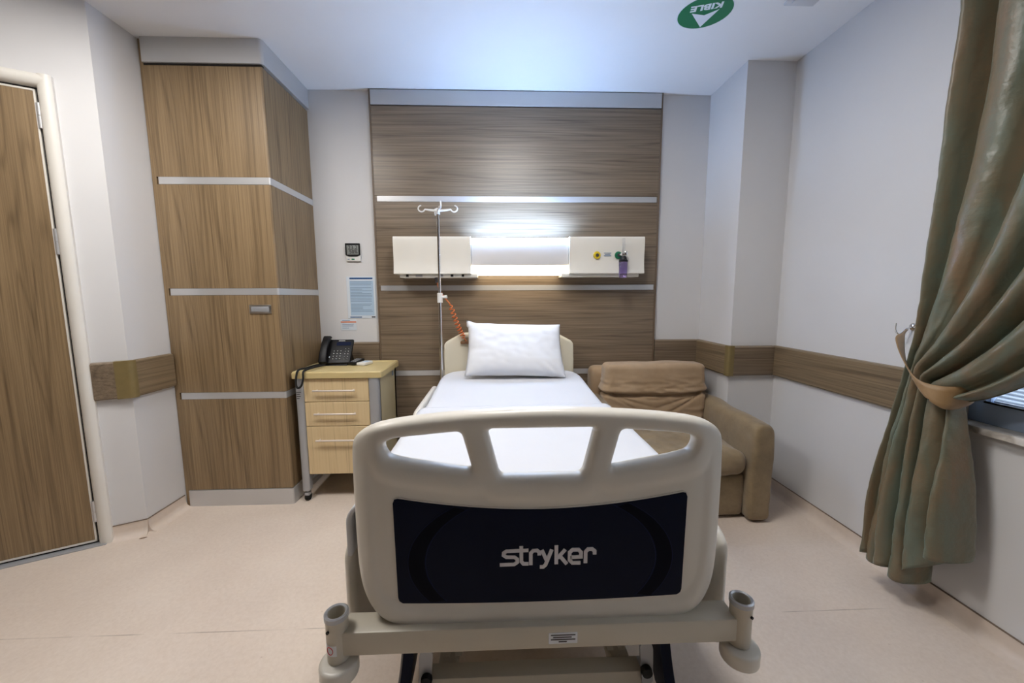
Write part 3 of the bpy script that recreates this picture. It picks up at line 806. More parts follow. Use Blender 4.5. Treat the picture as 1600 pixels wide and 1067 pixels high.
# ------------------------------------------------------------------ wall items by the nightstand
def wall_items():
    y = D - 0.001
    r = thing('thermometer', (-1.105, y, 1.66), 'small black and white digital thermometer on the wall', 'thermometer')
    b = G().box(-1.160, -1.052, y - 0.018, y, 1.662, 1.794, 0.005).build('case', 'white_plastic', r)
    G().prism(round_poly([(-0.056, -0.034), (-0.03, -0.044), (0.03, -0.044), (0.056, -0.034), (0.056, 0.056), (-0.056, 0.056)], 0.006, 4), ((-1.106, y - 0.018, 1.741), (1, 0, 0), (0, 0, 1)), -0.0005, 0.003).build('screen_surround', 'black', r, smooth=False)
    s = G().box(-1.150, -1.062, y - 0.0225, y - 0.019, 1.712, 1.782, 0.001).build('screen', 'lcd', r)
    g = text_mesh('23.2', 0.042, ((-1.104, y - 0.023, 1.763), (1, 0, 0), (0, 0, 1)), -0.0003, 0.0004, 0.0006)
    g2 = text_mesh('50%', 0.038, ((-1.100, y - 0.023, 1.731), (1, 0, 0), (0, 0, 1)), -0.0003, 0.0004, 0.0006)
    g.add(g2.v, g2.f); g.build('digits', 'ink_dark', s, smooth=False)
    G().box(-1.118, -1.096, y - 0.020, y - 0.017, 1.672, 1.682, 0.001).build('button', 'green', r)
    G().box(-1.148, -1.132, y - 0.0195, y - 0.017, 1.674, 1.680, 0.001).build('button', 'ink_grey', r)
    # notice
    p = thing('notice_sheet', (-1.065, y, 1.22), 'laminated pale blue notice sheet on the wall above the nightstand', 'poster')
    G().box(-1.174, -0.950, y - 0.003, y, 1.222, 1.546, 0.001, 1).build('sheet', 'paper', p)
    G().box(-1.150, -0.968, y - 0.0036, y - 0.0028, 1.245, 1.515).build('print_ground', 'paper_blue', p, smooth=False)
    G().box(-1.148, -0.972, y - 0.0042, y - 0.0028, 1.526, 1.539).build('print_header', 'ink_blue', p, smooth=False)
    f = G(); f.box(-1.156, -1.066, y - 0.0042, y - 0.0028, 1.229, 1.237); f.build('print_footer', 'ink_blue', p, smooth=False)
    G().box(-0.99, -0.962, y - 0.0042, y - 0.0028, 1.228, 1.238).build('print_stamp', 'ink_dark', p, smooth=False)
    rnd = random.Random(3); ln = G(); z = 1.508
    while z > 1.255:
        w = rnd.choice([0.16, 0.165, 0.15, 0.09, 0.16])
        if rnd.random() > 0.12: ln.box(-1.145, -1.145 + w, y - 0.0042, y - 0.0034, z - 0.0035, z)
        z -= 0.0115
    ln.build('print_lines', 'ink_grey', p, smooth=False)
    q = thing('small_notice', (-1.173, y, 1.13), 'little card with an orange stripe under the notice sheet', 'sign')
    G().box(-1.235, -1.112, y - 0.002, y, 1.130, 1.214, 0.0008, 1).build('card', 'paper', q)
    G().box(-1.233, -1.114, y - 0.003, y - 0.0018, 1.190, 1.199).build('print_stripe', 'ink_orange', q, smooth=False)
    ln = G()
    for k, w in enumerate((0.06, 0.09, 0.085, 0.05)):
        ln.box(-1.222, -1.222 + w, y - 0.003, y - 0.0018, (1.204, 1.176, 1.162, 1.146)[k], (1.209, 1.180, 1.166, 1.150)[k])
    ln.build('print_lines', 'ink_grey', q, smooth=False)
wall_items()

# ------------------------------------------------------------------ ceiling things
def ceiling_things():
    # oval direction sticker; K, E, arrow tip as they lie on the ceiling
    r = thing('ceiling_sticker', (1.128, 2.213, H - 0.002), 'round green ceiling sticker with white arrow and lettering', 'sign')
    c = Vector((1.128, 2.213, H - 0.0005))
    up = STICK_UP                                     # up of the lettering, along the arrow
    rd = -Vector((0, 0, 1)).cross(up) if Vector((0, 0, 1)).cross(up).cross(up).z > 0 else Vector((0, 0, 1)).cross(up)
    fr = (c, rd, up)
    ell = [(0.142 * math.cos(2 * math.pi * k / 48), 0.125 * math.sin(2 * math.pi * k / 48)) for k in range(48)]
    G().prism(ell, fr, 0.0, 0.0012).build('disc', 'white_print', r, smooth=False)
    ell = [(a * 0.965, b * 0.965) for a, b in ell]
    G().prism(ell, fr, 0.0012, 0.0018).build('green_ground', 'sign_green', r, smooth=False)
    arrow = [(0.0, 0.112), (0.068, -0.012), (0.0, 0.018), (-0.068, -0.012)]
    G().prism(arrow, fr, 0.0018, 0.0024).build('arrow', 'white_print', r, smooth=False)
    t = text_mesh('KIBLE', 0.058, (c - up * 0.046, rd, up), 0.0018, 0.0024, 0.0022, squash=1.12)
    t.build('lettering', 'white_print', r, smooth=False)
    v = thing('ceiling_sensor', (1.585, 2.04, H - 0.03), 'flat pale rectangular fitting on the ceiling beside the green sticker', 'sensor')
    G().box(1.505, 1.665, 1.96, 2.14, H - 0.012, H, 0.005).build('housing', 'sensor', v)
    G().box(1.53, 1.64, 1.985, 2.115, H - 0.020, H - 0.011, 0.004).build('grille', 'sensor', v)
    for i, (x, y, lab) in enumerate(((0.15, 1.42, 'square white ceiling light above the bed foot'), (-1.55, 1.35, 'unseen square ceiling light added as fill near the door'))):  # second light is out of view, added to brighten the door side
        q = thing('ceiling_light', (x, y, H - 0.02), lab, 'ceiling light', 'ceiling lights')
        g = G(); w = 0.30
        for a in ((-w, w, -w, -w + 0.02), (-w, w, w - 0.02, w), (-w, -w + 0.02, -w, w), (w - 0.02, w, -w, w)):
            g.box(x + a[0], x + a[1], y + a[2], y + a[3], H - 0.014, H - 0.001)
        g.build('frame', 'white_plastic', q, smooth=False)
        G().box(x - w + 0.02, x + w - 0.02, y - w + 0.02, y + w - 0.02, H - 0.010, H - 0.002).build('diffuser', 'lamp', q, smooth=False)
STICK_UP = Vector((0.27, 0.96, 0)).normalized()
ceiling_things()

# ------------------------------------------------------------------ window wall
def window():
    r = struct('window_1', (XR + 0.06, (WY0 + WY1) / 2, WZ0))
    g = G(); xa, xb = XR + 0.035, XR + 0.085
    g.box(xa, xb, WY0, WY1, WZ0, WZ0 + 0.085, 0.003); g.box(xa, xb, WY0, WY1, WZ1 - 0.07, WZ1, 0.003)
    za, zc = WZ0 + 0.085, WZ1 - 0.07
    g.box(xa, xb, WY0, WY0 + 0.07, za, zc, 0.003); g.box(xa, xb, WY1 - 0.05, WY1, za, zc, 0.003); g.box(xa, xb, 0.56, 0.63, za, zc, 0.003)
    g.build('window_frame', 'win_frame', r)
    for a, b in ((WY0 + 0.07, 0.56), (0.63, WY1 - 0.05)):
        G().box(XR + 0.058, XR + 0.062, a, b, WZ0 + 0.085, WZ1 - 0.07).build('pane', 'glass', r, smooth=False)
    gk = G(); gk.box(xa - 0.004, xa + 0.004, 0.63, WY1 - 0.05, WZ0 + 0.085, WZ0 + 0.092); gk.build('gasket', 'black', r, smooth=False)
    s = G().box(XR - 0.045, XR + 0.12, WY0 - 0.02, WY1 + 0.015, WZ0 - 0.028, WZ0, 0.004).build('sill', 'marble', r)
    b = thing('venetian_blind', (XR + 0.075, 0.55, WZ0 + 0.1), 'pale venetian blind behind the window glass', 'blind')
    first = None; z = WZ0 + 0.100
    me = None
    while z < WZ1 - 0.08:
        if first is None:
            g = G()
            for (ya, yb) in ((WY0 + 0.075, WY1 - 0.055),):
                rows = [[(XR + 0.078 - 0.007 + 0.014 * k / 4, yy, z + 0.006 * (k / 4 - 0.5) * 1.6 + 0.0015 * (1 - (k / 2 - 1) ** 2)) for k in range(5)] for yy in (ya, yb)]
                g.grid(rows)
            first = g.build('slat', 'slat', b); org0 = ORG[first.name].copy(); z0 = z
        else:
            copy_obj(first, org0 + Vector((0, 0, z - z0)), b)
        z += 0.0165
    G().box(XR + 0.068, XR + 0.088, WY0 + 0.075, WY1 - 0.055, WZ0 + 0.086, WZ0 + 0.094, 0.002).build('bottom_rail', 'slat', b)
    for y in (0.0, 0.8, 1.25): G().cyl((XR + 0.078, y, WZ0 + 0.09), (XR + 0.078, y, WZ1 - 0.08), 0.0012, 6).build('cord', 'slat', b)
window()

def facade():
    r = thing('neighbour_building', (9.0, 2.0, -6), 'pale neighbouring building seen through the blind', 'building')
    G().box(9.0, 12.0, -6, 9, -8, 3.2).build('wall', 'facade', r, smooth=False)
    for i in range(5):
        for j in range(3):
            f = G().box(8.97, 9.02, -4.5 + i * 2.6, -3.2 + i * 2.6, -5.5 + j * 3.0, -3.9 + j * 3.0).build('window', 'win_frame', r, smooth=False)
facade()

# ------------------------------------------------------------------ curtain
def curtain():
    r = thing('curtain', (1.83, 1.45, 0.06), 'long green bronze taffeta curtain tied back at the window', 'curtain')
    NU, NV = 260, 110
    NF = 6.1
    def smooth(t): t = min(1, max(0, t)); return t * t * (3 - 2 * t)
    ztop = H - 0.03
    rows = []
    for j in range(NV + 1):
        v = j / NV; row = []
        for i in range(NU + 1):
            u = i / NU
            # fold phase drifts with u so that the pleats differ in width
            ph = 2 * math.pi * (NF * u + 0.34 * math.sin(5.1 * u + 0.5) + 0.17 * math.sin(11 * u + 1))
            yt = 1.535 - 1.05 * u ** 0.95
            pin_y, pin_z = 1.600 - 0.185 * u, 1.155 - 0.195 * u
            yb = 1.672 - 0.315 * u + 0.02 * math.sin(3 * u); zb = 0.138 + 0.02 * math.sin(ph * 0.5) + 0.21 * smooth((u - 0.55) / 0.45) ** 1.2
            vp = 0.56
            if v < vp:
                t = v / vp
                cy = yt * 0.42 + pin_y * 0.58 - 0.12 * u * u; cz = pin_z + 0.42 - 0.20 * u
                # quadratic curve: straight down at the heading, swept in to the tie
                y = yt * (1 - t) ** 2 + (yt * (1 - 0.55 * u) + pin_y * 0.55 * u - 0.10 * u) * 2 * t * (1 - t) + pin_y * t * t
                z = ztop * (1 - t) ** 2 + (pin_z + (0.62 - 0.42 * u)) * 2 * t * (1 - t) + pin_z * t * t
                tight = smooth(t) ** 1.6
                amp = 0.052 * (1 - tight) + 0.026 * tight
                xx = 1.835 - 0.045 * tight * math.sin(math.pi * u) - 0.01
                ay = 0.016 * (1 - tight) + 0.006 * tight
            else:
                t = (v - vp) / (1 - vp)
                e = 1 - (1 - t) ** 1.9
                y = pin_y + (yb - pin_y) * e; z = pin_z + (zb - pin_z) * t
                amp = 0.026 + 0.050 * smooth(t * 1.25)
                xx = 1.825 - 0.045 * (1 - smooth(t)) * math.sin(math.pi * u) - 0.012 * smooth(t)
                ay = 0.006 + 0.020 * smooth(t)
            s = math.sin(ph); fold = math.copysign(abs(s) ** 0.85, s); amp *= 0.75 + 0.45 * math.sin(1.9 * ph / 6.283 + 0.8) ** 2
            wob = 0.014 * fbm(u * 9, z * 2.2, 3.1) + 0.006 * fbm(u * 22, z * 6, 9.0) + 0.004 * (1 - 2 * abs(fbm(u * 14 + z * 3, z * 11, 4.0)))
            x = xx - amp * fold + wob
            y2 = y + ay * math.cos(ph) + 0.012 * fbm(u * 4, z * 1.4, 7.7)
            row.append((min(x, XR - 0.012), y2, z))
        rows.append(row)
    g = G().grid(rows)
    o = g.build('drape', 'taffeta', r, angle=180)
    md = o.modifiers.new('thickness', 'SOLIDIFY'); md.thickness = 0.0015
    # heading rail
    tag(G().box(1.78, 1.88, YB + 0.3, 1.70, H - 0.028, H - 0.001, 0.003).build('curtain_rail', 'white_plastic'), 'white curtain rail on the ceiling above the window', 'curtain rail')
    # tie band wrapped around the gathered cloth
    b = thing('curtain_tieback', (1.76, 1.55, 0.93), 'tan fabric tieback band holding the green curtain', 'tieback')
    path = [(1.945, 1.745, 1.225), (1.880, 1.700, 1.205), (1.805, 1.640, 1.155), (1.768, 1.575, 1.085), (1.750, 1.505, 1.015), (1.752, 1.455, 0.985), (1.782, 1.415, 0.978), (1.850, 1.405, 0.995), (1.93, 1.43, 1.03)]
    path = catmull(path, 8, False); rows = []
    for k, p in enumerate(path):
        t = k / (len(path) - 1); hw = 0.006 + 0.040 * smooth((t - 0.10) / 0.16)
        d = Vector((0.05, 0.45, 0.62)).normalized() if t < 0.55 else Vector((0.0, 0.45 - 0.5 * smooth((t - 0.55) / 0.3), 0.70)).normalized()
        rows.append([tuple(Vector(p) + d * hw * q) for q in (-1, -0.5, 0, 0.5, 1)])
    o = G().grid(rows).build('band', 'band', b, angle=180)
    md = o.modifiers.new('thickness', 'SOLIDIFY'); md.thickness = 0.004
    h = thing('tieback_hook', (XR, 1.74, 1.19), 'chrome wall hook for the curtain tieback', 'hook')
    G().lathe([(0.0, 0.0), (0.016, 0.0), (0.017, 0.004), (0.008, 0.008), (0.0, 0.008)], (0, 0, 0), 18, mx=Matrix.Translation((XR - 0.001, 1.735, 1.235)) @ Matrix.Rotation(-math.pi / 2, 4, 'Y')).build('rose', 'chrome', h)
    G().tube(catmull([(XR - 0.004, 1.735, 1.235), (XR - 0.03, 1.74, 1.225), (XR - 0.05, 1.75, 1.20), (XR - 0.055, 1.765, 1.215), (XR - 0.052, 1.77, 1.25)], 5, False), 0.0035, 8).build('hook_arm', 'chrome', h)
    G().tube(catmull([(XR - 0.012, 1.70, 1.25), (XR - 0.02, 1.695, 1.28), (XR - 0.015, 1.69, 1.31), (XR - 0.02, 1.70, 1.325)], 5, False), 0.003, 8).build('hook_tip', 'chrome', h)
curtain()

# ------------------------------------------------------------------ sofa
def sofa():
    r = thing('armchair', (1.15, 2.55, 0), 'beige suede armchair with wrinkled back cushion beside the bed', 'armchair')
    soft = lambda k, s: (lambda p: k * fbm(p[0] * s, p[1] * s, p[2] * s))
    soft_block(0.80, 1.520, 2.20, 2.90, 0.012, 0.285, 0.02, 0.014, 0.0, soft(0.006, 6)).build('seat_base', 'sofa', r, angle=180)
    def arm(x0, x1, nm):
        P = np.array(round_poly([(x0, 0.012), (x1, 0.012), (x1, 0.625), (x0, 0.625)], [0.02, 0.02, 0.075, 0.065], 8))
        def wp(W):
            W = W.copy()
            for i in range(len(W)):
                x, y, z = W[i]; k = 0.007 * fbm(x * 5, y * 5, z * 5 + 3) + 0.004 * fbm(x * 13, y * 9, z * 13)
                W[i, 0] += k; W[i, 2] += (k + 0.022 * max(0, (y - 2.2) / 0.75)) * min(1, z / 0.4)
            return W
        slab_nets(lambda Q: seg_dist(Q, P), (x0, 0.0), (x1, 0.63), lambda d: 0.395 + 0 * d, 0.028, 0.013, 0.40, 2.535, wp, 'xz', 2).build(nm, 'sofa', r, angle=180)
    arm(1.518, 1.655, 'armrest'); arm(0.672, 0.800, 'armrest')
    soft_block(0.705, 1.605, 2.86, 3.005, 0.012, 0.850, 0.05, 0.014, 0.0, soft(0.006, 6)).build('back_frame', 'sofa_c', r, angle=180)
    def seat_w(p):
        return 0.008 * fbm(p[0] * 7, p[1] * 7, p[2] * 7) + 0.004 * fbm(p[0] * 20, p[1] * 16, p[2] * 18)
    soft_block(0.805, 1.512, 2.165, 2.78, 0.287, 0.440, 0.055, 0.012, 0.018, seat_w).build('seat_cushion', 'sofa', r, angle=180)
    def back_w(p):
        x, y, z = p; d = 0.007 * fbm(x * 6, y * 6, z * 6)
        flap = max(0, min(1, (z - 0.665) / 0.02))
        rise = max(0, min(1, (0.83 - z) / 0.12)) * flap
        d += rise * (0.010 * (1 - 2 * abs(fbm(x * 7 + 2 + z * 6, 4, z * 30))) + 0.004 * fbm(x * 22, 2, z * 40))
        cz = 0.662 + 0.10 * (x - 1.14) ** 2
        d -= 0.026 * math.exp(-((z - cz) / 0.010) ** 2)                                    # crease under the head flap
        d += 0.010 * math.exp(-((z - cz - 0.030) / 0.018) ** 2)
        for cx, sg in ((0.80, 1), (1.50, -1)):                                                 # pulls fanning from the upper corners
            dx = (x - cx) * sg
            for sl, ln in ((-0.10, 0.5), (-0.28, 0.42), (-0.55, 0.30)):
                if 0 < dx < ln: d -= 0.016 * math.exp(-((z - cz - 0.006 - dx * sl) / 0.009) ** 2) * (1 - dx / ln)
        if z < 0.66: d += 0.006 * (1 - 2 * abs(fbm(x * 8, 7, z * 16)))
        return d
    g = soft_block(0.782, 1.518, 2.700, 2.862, 0.435, 0.892, 0.034, 0.0085, 0.010, back_w, 2)
    g.build('back_cushion', 'sofa_c', r, angle=180)
sofa()

# ------------------------------------------------------------------ nightstand
def nightstand():
    r = thing('nightstand', (-1.07, 2.76, 0), 'beige hospital nightstand with three drawers on castors', 'nightstand')
    X0, X1, Y0, Y1 = -1.365, -0.778, 2.525, 2.990
    zt = 0.900
    t = G(); t.prism(round_poly([(X0, Y0), (X1, Y0), (X1, Y1), (X0, Y1)], 0.018, 4), ((0, 0, 0), (1, 0, 0), (0, 1, 0)), zt - 0.044, zt - 0.008)
    ob = t.build('top', 'beige_top', r, angle=50)
    lip = G()
    def rect(i, rad): return round_poly([(X0 + i, Y0 + i), (X1 - i, Y0 + i), (X1 - i, Y1 - i), (X0 + i, Y1 - i)], rad, 4)
    o1, o2, o3 = rect(0.0, 0.018), rect(0.006, 0.014), rect(0.030, 0.008)
    n = len(o1); vs = [(x, y, zt - 0.012) for x, y in o1] + [(x, y, zt) for x, y in o2] + [(x, y, zt) for x, y in rect(0.022, 0.010)] + [(x, y, zt - 0.0075) for x, y in o3]
    fs = []
    for k in range(3): fs += [(k * n + i, k * n + (i + 1) % n, (k + 1) * n + (i + 1) % n, (k + 1) * n + i) for i in range(n)]
    lip.add(vs, fs).build('raised_lip', 'beige_top', ob, angle=40)
    zb = 0.195
    G().box(-1.330, -0.800, 2.565, 2.965, zb, 0.856).build('body', 'beige_side', r, smooth=False)
    for z0, z1 in ((0.695, 0.850), (0.528, 0.691), (0.190, 0.524)):
        d = G().box(-1.292, -0.868, 2.540, 2.566, z0, z1, 0.002, 1).build('drawer', 'maple', r)
        hz = z1 - 0.075 if z1 > 0.6 else z1 - 0.090
        h = G(); h.cyl((-1.224, 2.512, hz), (-0.950, 2.512, hz), 0.006, 12)
        h.cyl((-1.205, 2.512, hz), (-1.205, 2.542, hz), 0.0045, 10); h.cyl((-0.965, 2.512, hz), (-0.965, 2.542, hz), 0.0045, 10)
        h.build('handle', 'bright_rod', d)
    def leg(x0, x1, front, z0=0.075):
        w = x1 - x0; ya = 2.540 if front else 2.965
        pts = []
        for k in range(9):
            a = math.pi * k / 8; pts.append((x0 + w / 2 - w / 2 * math.cos(a), (ya - 0.012 * math.sin(a)) if front else (ya + 0.008 * math.sin(a))))
        pts += [(x1, ya + (0.035 if front else -0.035)), (x0, ya + (0.035 if front else -0.035))]
        G().prism(pts, ((0, 0, 0), (1, 0, 0), (0, 1, 0)), z0, 0.856).build('leg', 'alu_leg', r, angle=50)
    leg(-1.344, -1.294, True); leg(-0.866, -0.800, True); leg(-1.344, -1.294, False); leg(-0.866, -0.800, False)
    for x in (-1.327, -0.817):
        G().box(x - 0.010, x + 0.010, 2.56, 2.95, 0.095, 0.115, 0.002).build('lower_rail', 'alu_leg', r)
    for x in (-1.319, -0.832):
        for y in (2.556, 2.945):
            c = G(); c.cyl((x, y, 0.055), (x, y, 0.080), 0.010, 12); c.box(x - 0.016, x + 0.016, y - 0.022, y + 0.020, 0.036, 0.062, 0.006)
            cc = c.build('caster', 'alu_leg', r)
            w = G(); w.cyl((x - 0.013, y, 0.0265), (x + 0.013, y, 0.0265), 0.0262, 20); w.build('wheel', 'rubber', cc)
    s = G(); s.box(-1.337, -1.302, 2.5265, 2.529, 0.705, 0.775); s.build('sticker', 'alu_leg', r, smooth=False)
    ln = G()
    for k, w in enumerate((0.03, 0.022, 0.026, 0.018)): ln.box(-1.335, -1.335 + w, 2.5255, 2.527, 0.762 - k * 0.014, 0.767 - k * 0.014)
    ln.build('sticker_print', 'ink_dark', r, smooth=False)
    G().box(-0.7995, -0.798, 2.86, 2.90, 0.80, 0.835).build('badge', 'ink_grey', r, smooth=False)
nightstand()

def phone():
    zt = 0.8925
    r = thing('telephone', (-1.19, 2.88, zt), 'black desk telephone with tilted keypad on the nightstand', 'telephone')
    # local: x across, y up the sloping face, z out of the face
    mx = Matrix.Translation((-1.19, 2.80, zt + 0.016)) @ Matrix.Rotation(math.radians(4), 4, 'Z') @ Matrix.Rotation(math.radians(52), 4, 'X')
    b = G(); b.box(-0.105, 0.105, 0.0, 0.205, -0.020, 0.004, 0.007, 3, mx=mx)
    b.build('body', 'black', r)
    st = G().prism([(2.80, zt), (2.945, zt), (2.95, zt + 0.012), (2.90, zt + 0.10), (2.885, zt + 0.095)], ((-1.265, 0, 0), (0, 1, 0), (0, 0, 1)), 0.0, 0.16).build('stand', 'black', r, smooth=False)
    G().box(-0.012, 0.090, 0.150, 0.180, 0.0035, 0.0055, 0.001, 1, mx=mx).build('display', 'navyline', r)
    G().box(0.0, 0.045, 0.188, 0.193, 0.0035, 0.0048, mx=mx).build('name_print', 'keys', r, smooth=False)
    kp = G()
    for i in range(3):
        for j in range(4): kp.box(-0.026 + i * 0.024, -0.012 + i * 0.024, 0.030 + j * 0.022, 0.041 + j * 0.022, 0.0035, 0.0065, 0.001, 1, mx=mx)
    for i in range(2):
        for j in range(5): kp.box(0.055 + i * 0.022, 0.065 + i * 0.022, 0.028 + j * 0.022, 0.036 + j * 0.022, 0.0035, 0.006, 0.001, 1, mx=mx)
    k = kp.build('keypad', 'black', r)
    pr = G()
    for i in range(3):
        for j in range(4): pr.box(-0.0215 + i * 0.024, -0.0165 + i * 0.024, 0.033 + j * 0.022, 0.038 + j * 0.022, 0.0062, 0.0068, mx=mx)
    for i in range(2):
        for j in range(5): pr.box(0.058 + i * 0.022, 0.062 + i * 0.022, 0.030 + j * 0.022, 0.034 + j * 0.022, 0.0058, 0.0064, mx=mx)
    pr.build('key_print', 'keys', k, smooth=False)
    hs = G()
    path = catmull([(-0.078, -0.008, 0.022), (-0.078, 0.02, 0.036), (-0.078, 0.07, 0.046), (-0.078, 0.13, 0.046), (-0.078, 0.185, 0.036), (-0.078, 0.218, 0.020)], 5, False)
    rows = []
    for q, p in enumerate(path):
        t = q / (len(path) - 1); w = 0.026 + 0.004 * abs(2 * t - 1) ** 3; th = 0.011 + 0.008 * abs(2 * t - 1) ** 4
        if q in (0, len(path) - 1): w *= 0.7; th *= 0.6
        rows.append([tuple(mx @ Vector((p[0] + w * math.copysign(abs(math.cos(a)) ** 0.6, math.cos(a)), p[1], p[2] + th * math.copysign(abs(math.sin(a)) ** 0.6, math.sin(a))))) for a in [2 * math.pi * s / 16 for s in range(16)]])
    hs.grid(rows, True)
    m = len(rows); hs.f.append(tuple(range(16))[::-1]); hs.f.append(tuple((m - 1) * 16 + s for s in range(16)))
    h = hs.build('handset', 'black', r, angle=50)
    G().cyl((-0.078, 0.012, 0.0), (-0.078, 0.012, 0.024), 0.020, 18, mx=mx).build('earpiece', 'black', h)
    G().cyl((-0.078, 0.200, 0.0), (-0.078, 0.200, 0.024), 0.020, 18, mx=mx).build('mouthpiece', 'black', h)
    G().box(-0.047, -0.042, 0.045, 0.058, 0.004, 0.010, mx=mx).build('hook_tab', 'keys', r, smooth=False)
    # cord from the handset, over the front edge of the nightstand and back
    base = catmull([(-1.285, 2.80, 0.905), (-1.30, 2.70, 0.910), (-1.305, 2.60, 0.912), (-1.312, 2.525, 0.912), (-1.318, 2.508, 0.880), (-1.322, 2.505, 0.820), (-1.310, 2.503, 0.798), (-1.288, 2.505, 0.815), (-1.276, 2.508, 0.860), (-1.275, 2.516, 0.905), (-1.268, 2.58, 0.912), (-1.262, 2.68, 0.908), (-1.25, 2.77, 0.905)], 8, False)
    G().tube(base, 0.0065, 8).build('cord', 'rubber', r)
    w = thing('white_remote', (-0.985, 2.82, zt), 'small white box beside the telephone', 'remote')
    mw = Matrix.Translation((-0.985, 2.83, zt + 0.001)) @ Matrix.Rotation(math.radians(-16), 4, 'Z')
    G().box(-0.032, 0.032, -0.055, 0.055, 0.0, 0.022, 0.005, 3, mx=mw).build('case', 'white_plastic', w)
    G().box(-0.020, 0.020, 0.0, 0.040, 0.0215, 0.0235, 0.001, 1, mx=mw).build('label_plate', 'paper_blue', w)
    k = thing('black_remote', (-1.055, 2.84, zt), 'flat black keypad between telephone and white box', 'remote')
    mk = Matrix.Translation((-1.052, 2.85, zt + 0.009)) @ Matrix.Rotation(math.radians(-16), 4, 'Z') @ Matrix.Rotation(math.radians(8), 4, 'X')
    G().box(-0.033, 0.030, -0.055, 0.060, 0.002, 0.022, 0.005, 3, mx=mk).build('case', 'black', k)
    bb = G()
    for i in range(3):
        for j in range(4): bb.box(-0.022 + i * 0.016, -0.012 + i * 0.016, -0.035 + j * 0.02, -0.025 + j * 0.02, 0.0215, 0.024, mx=mk)
    bb.build('keypad', 'alu_leg', k, smooth=False)
phone()

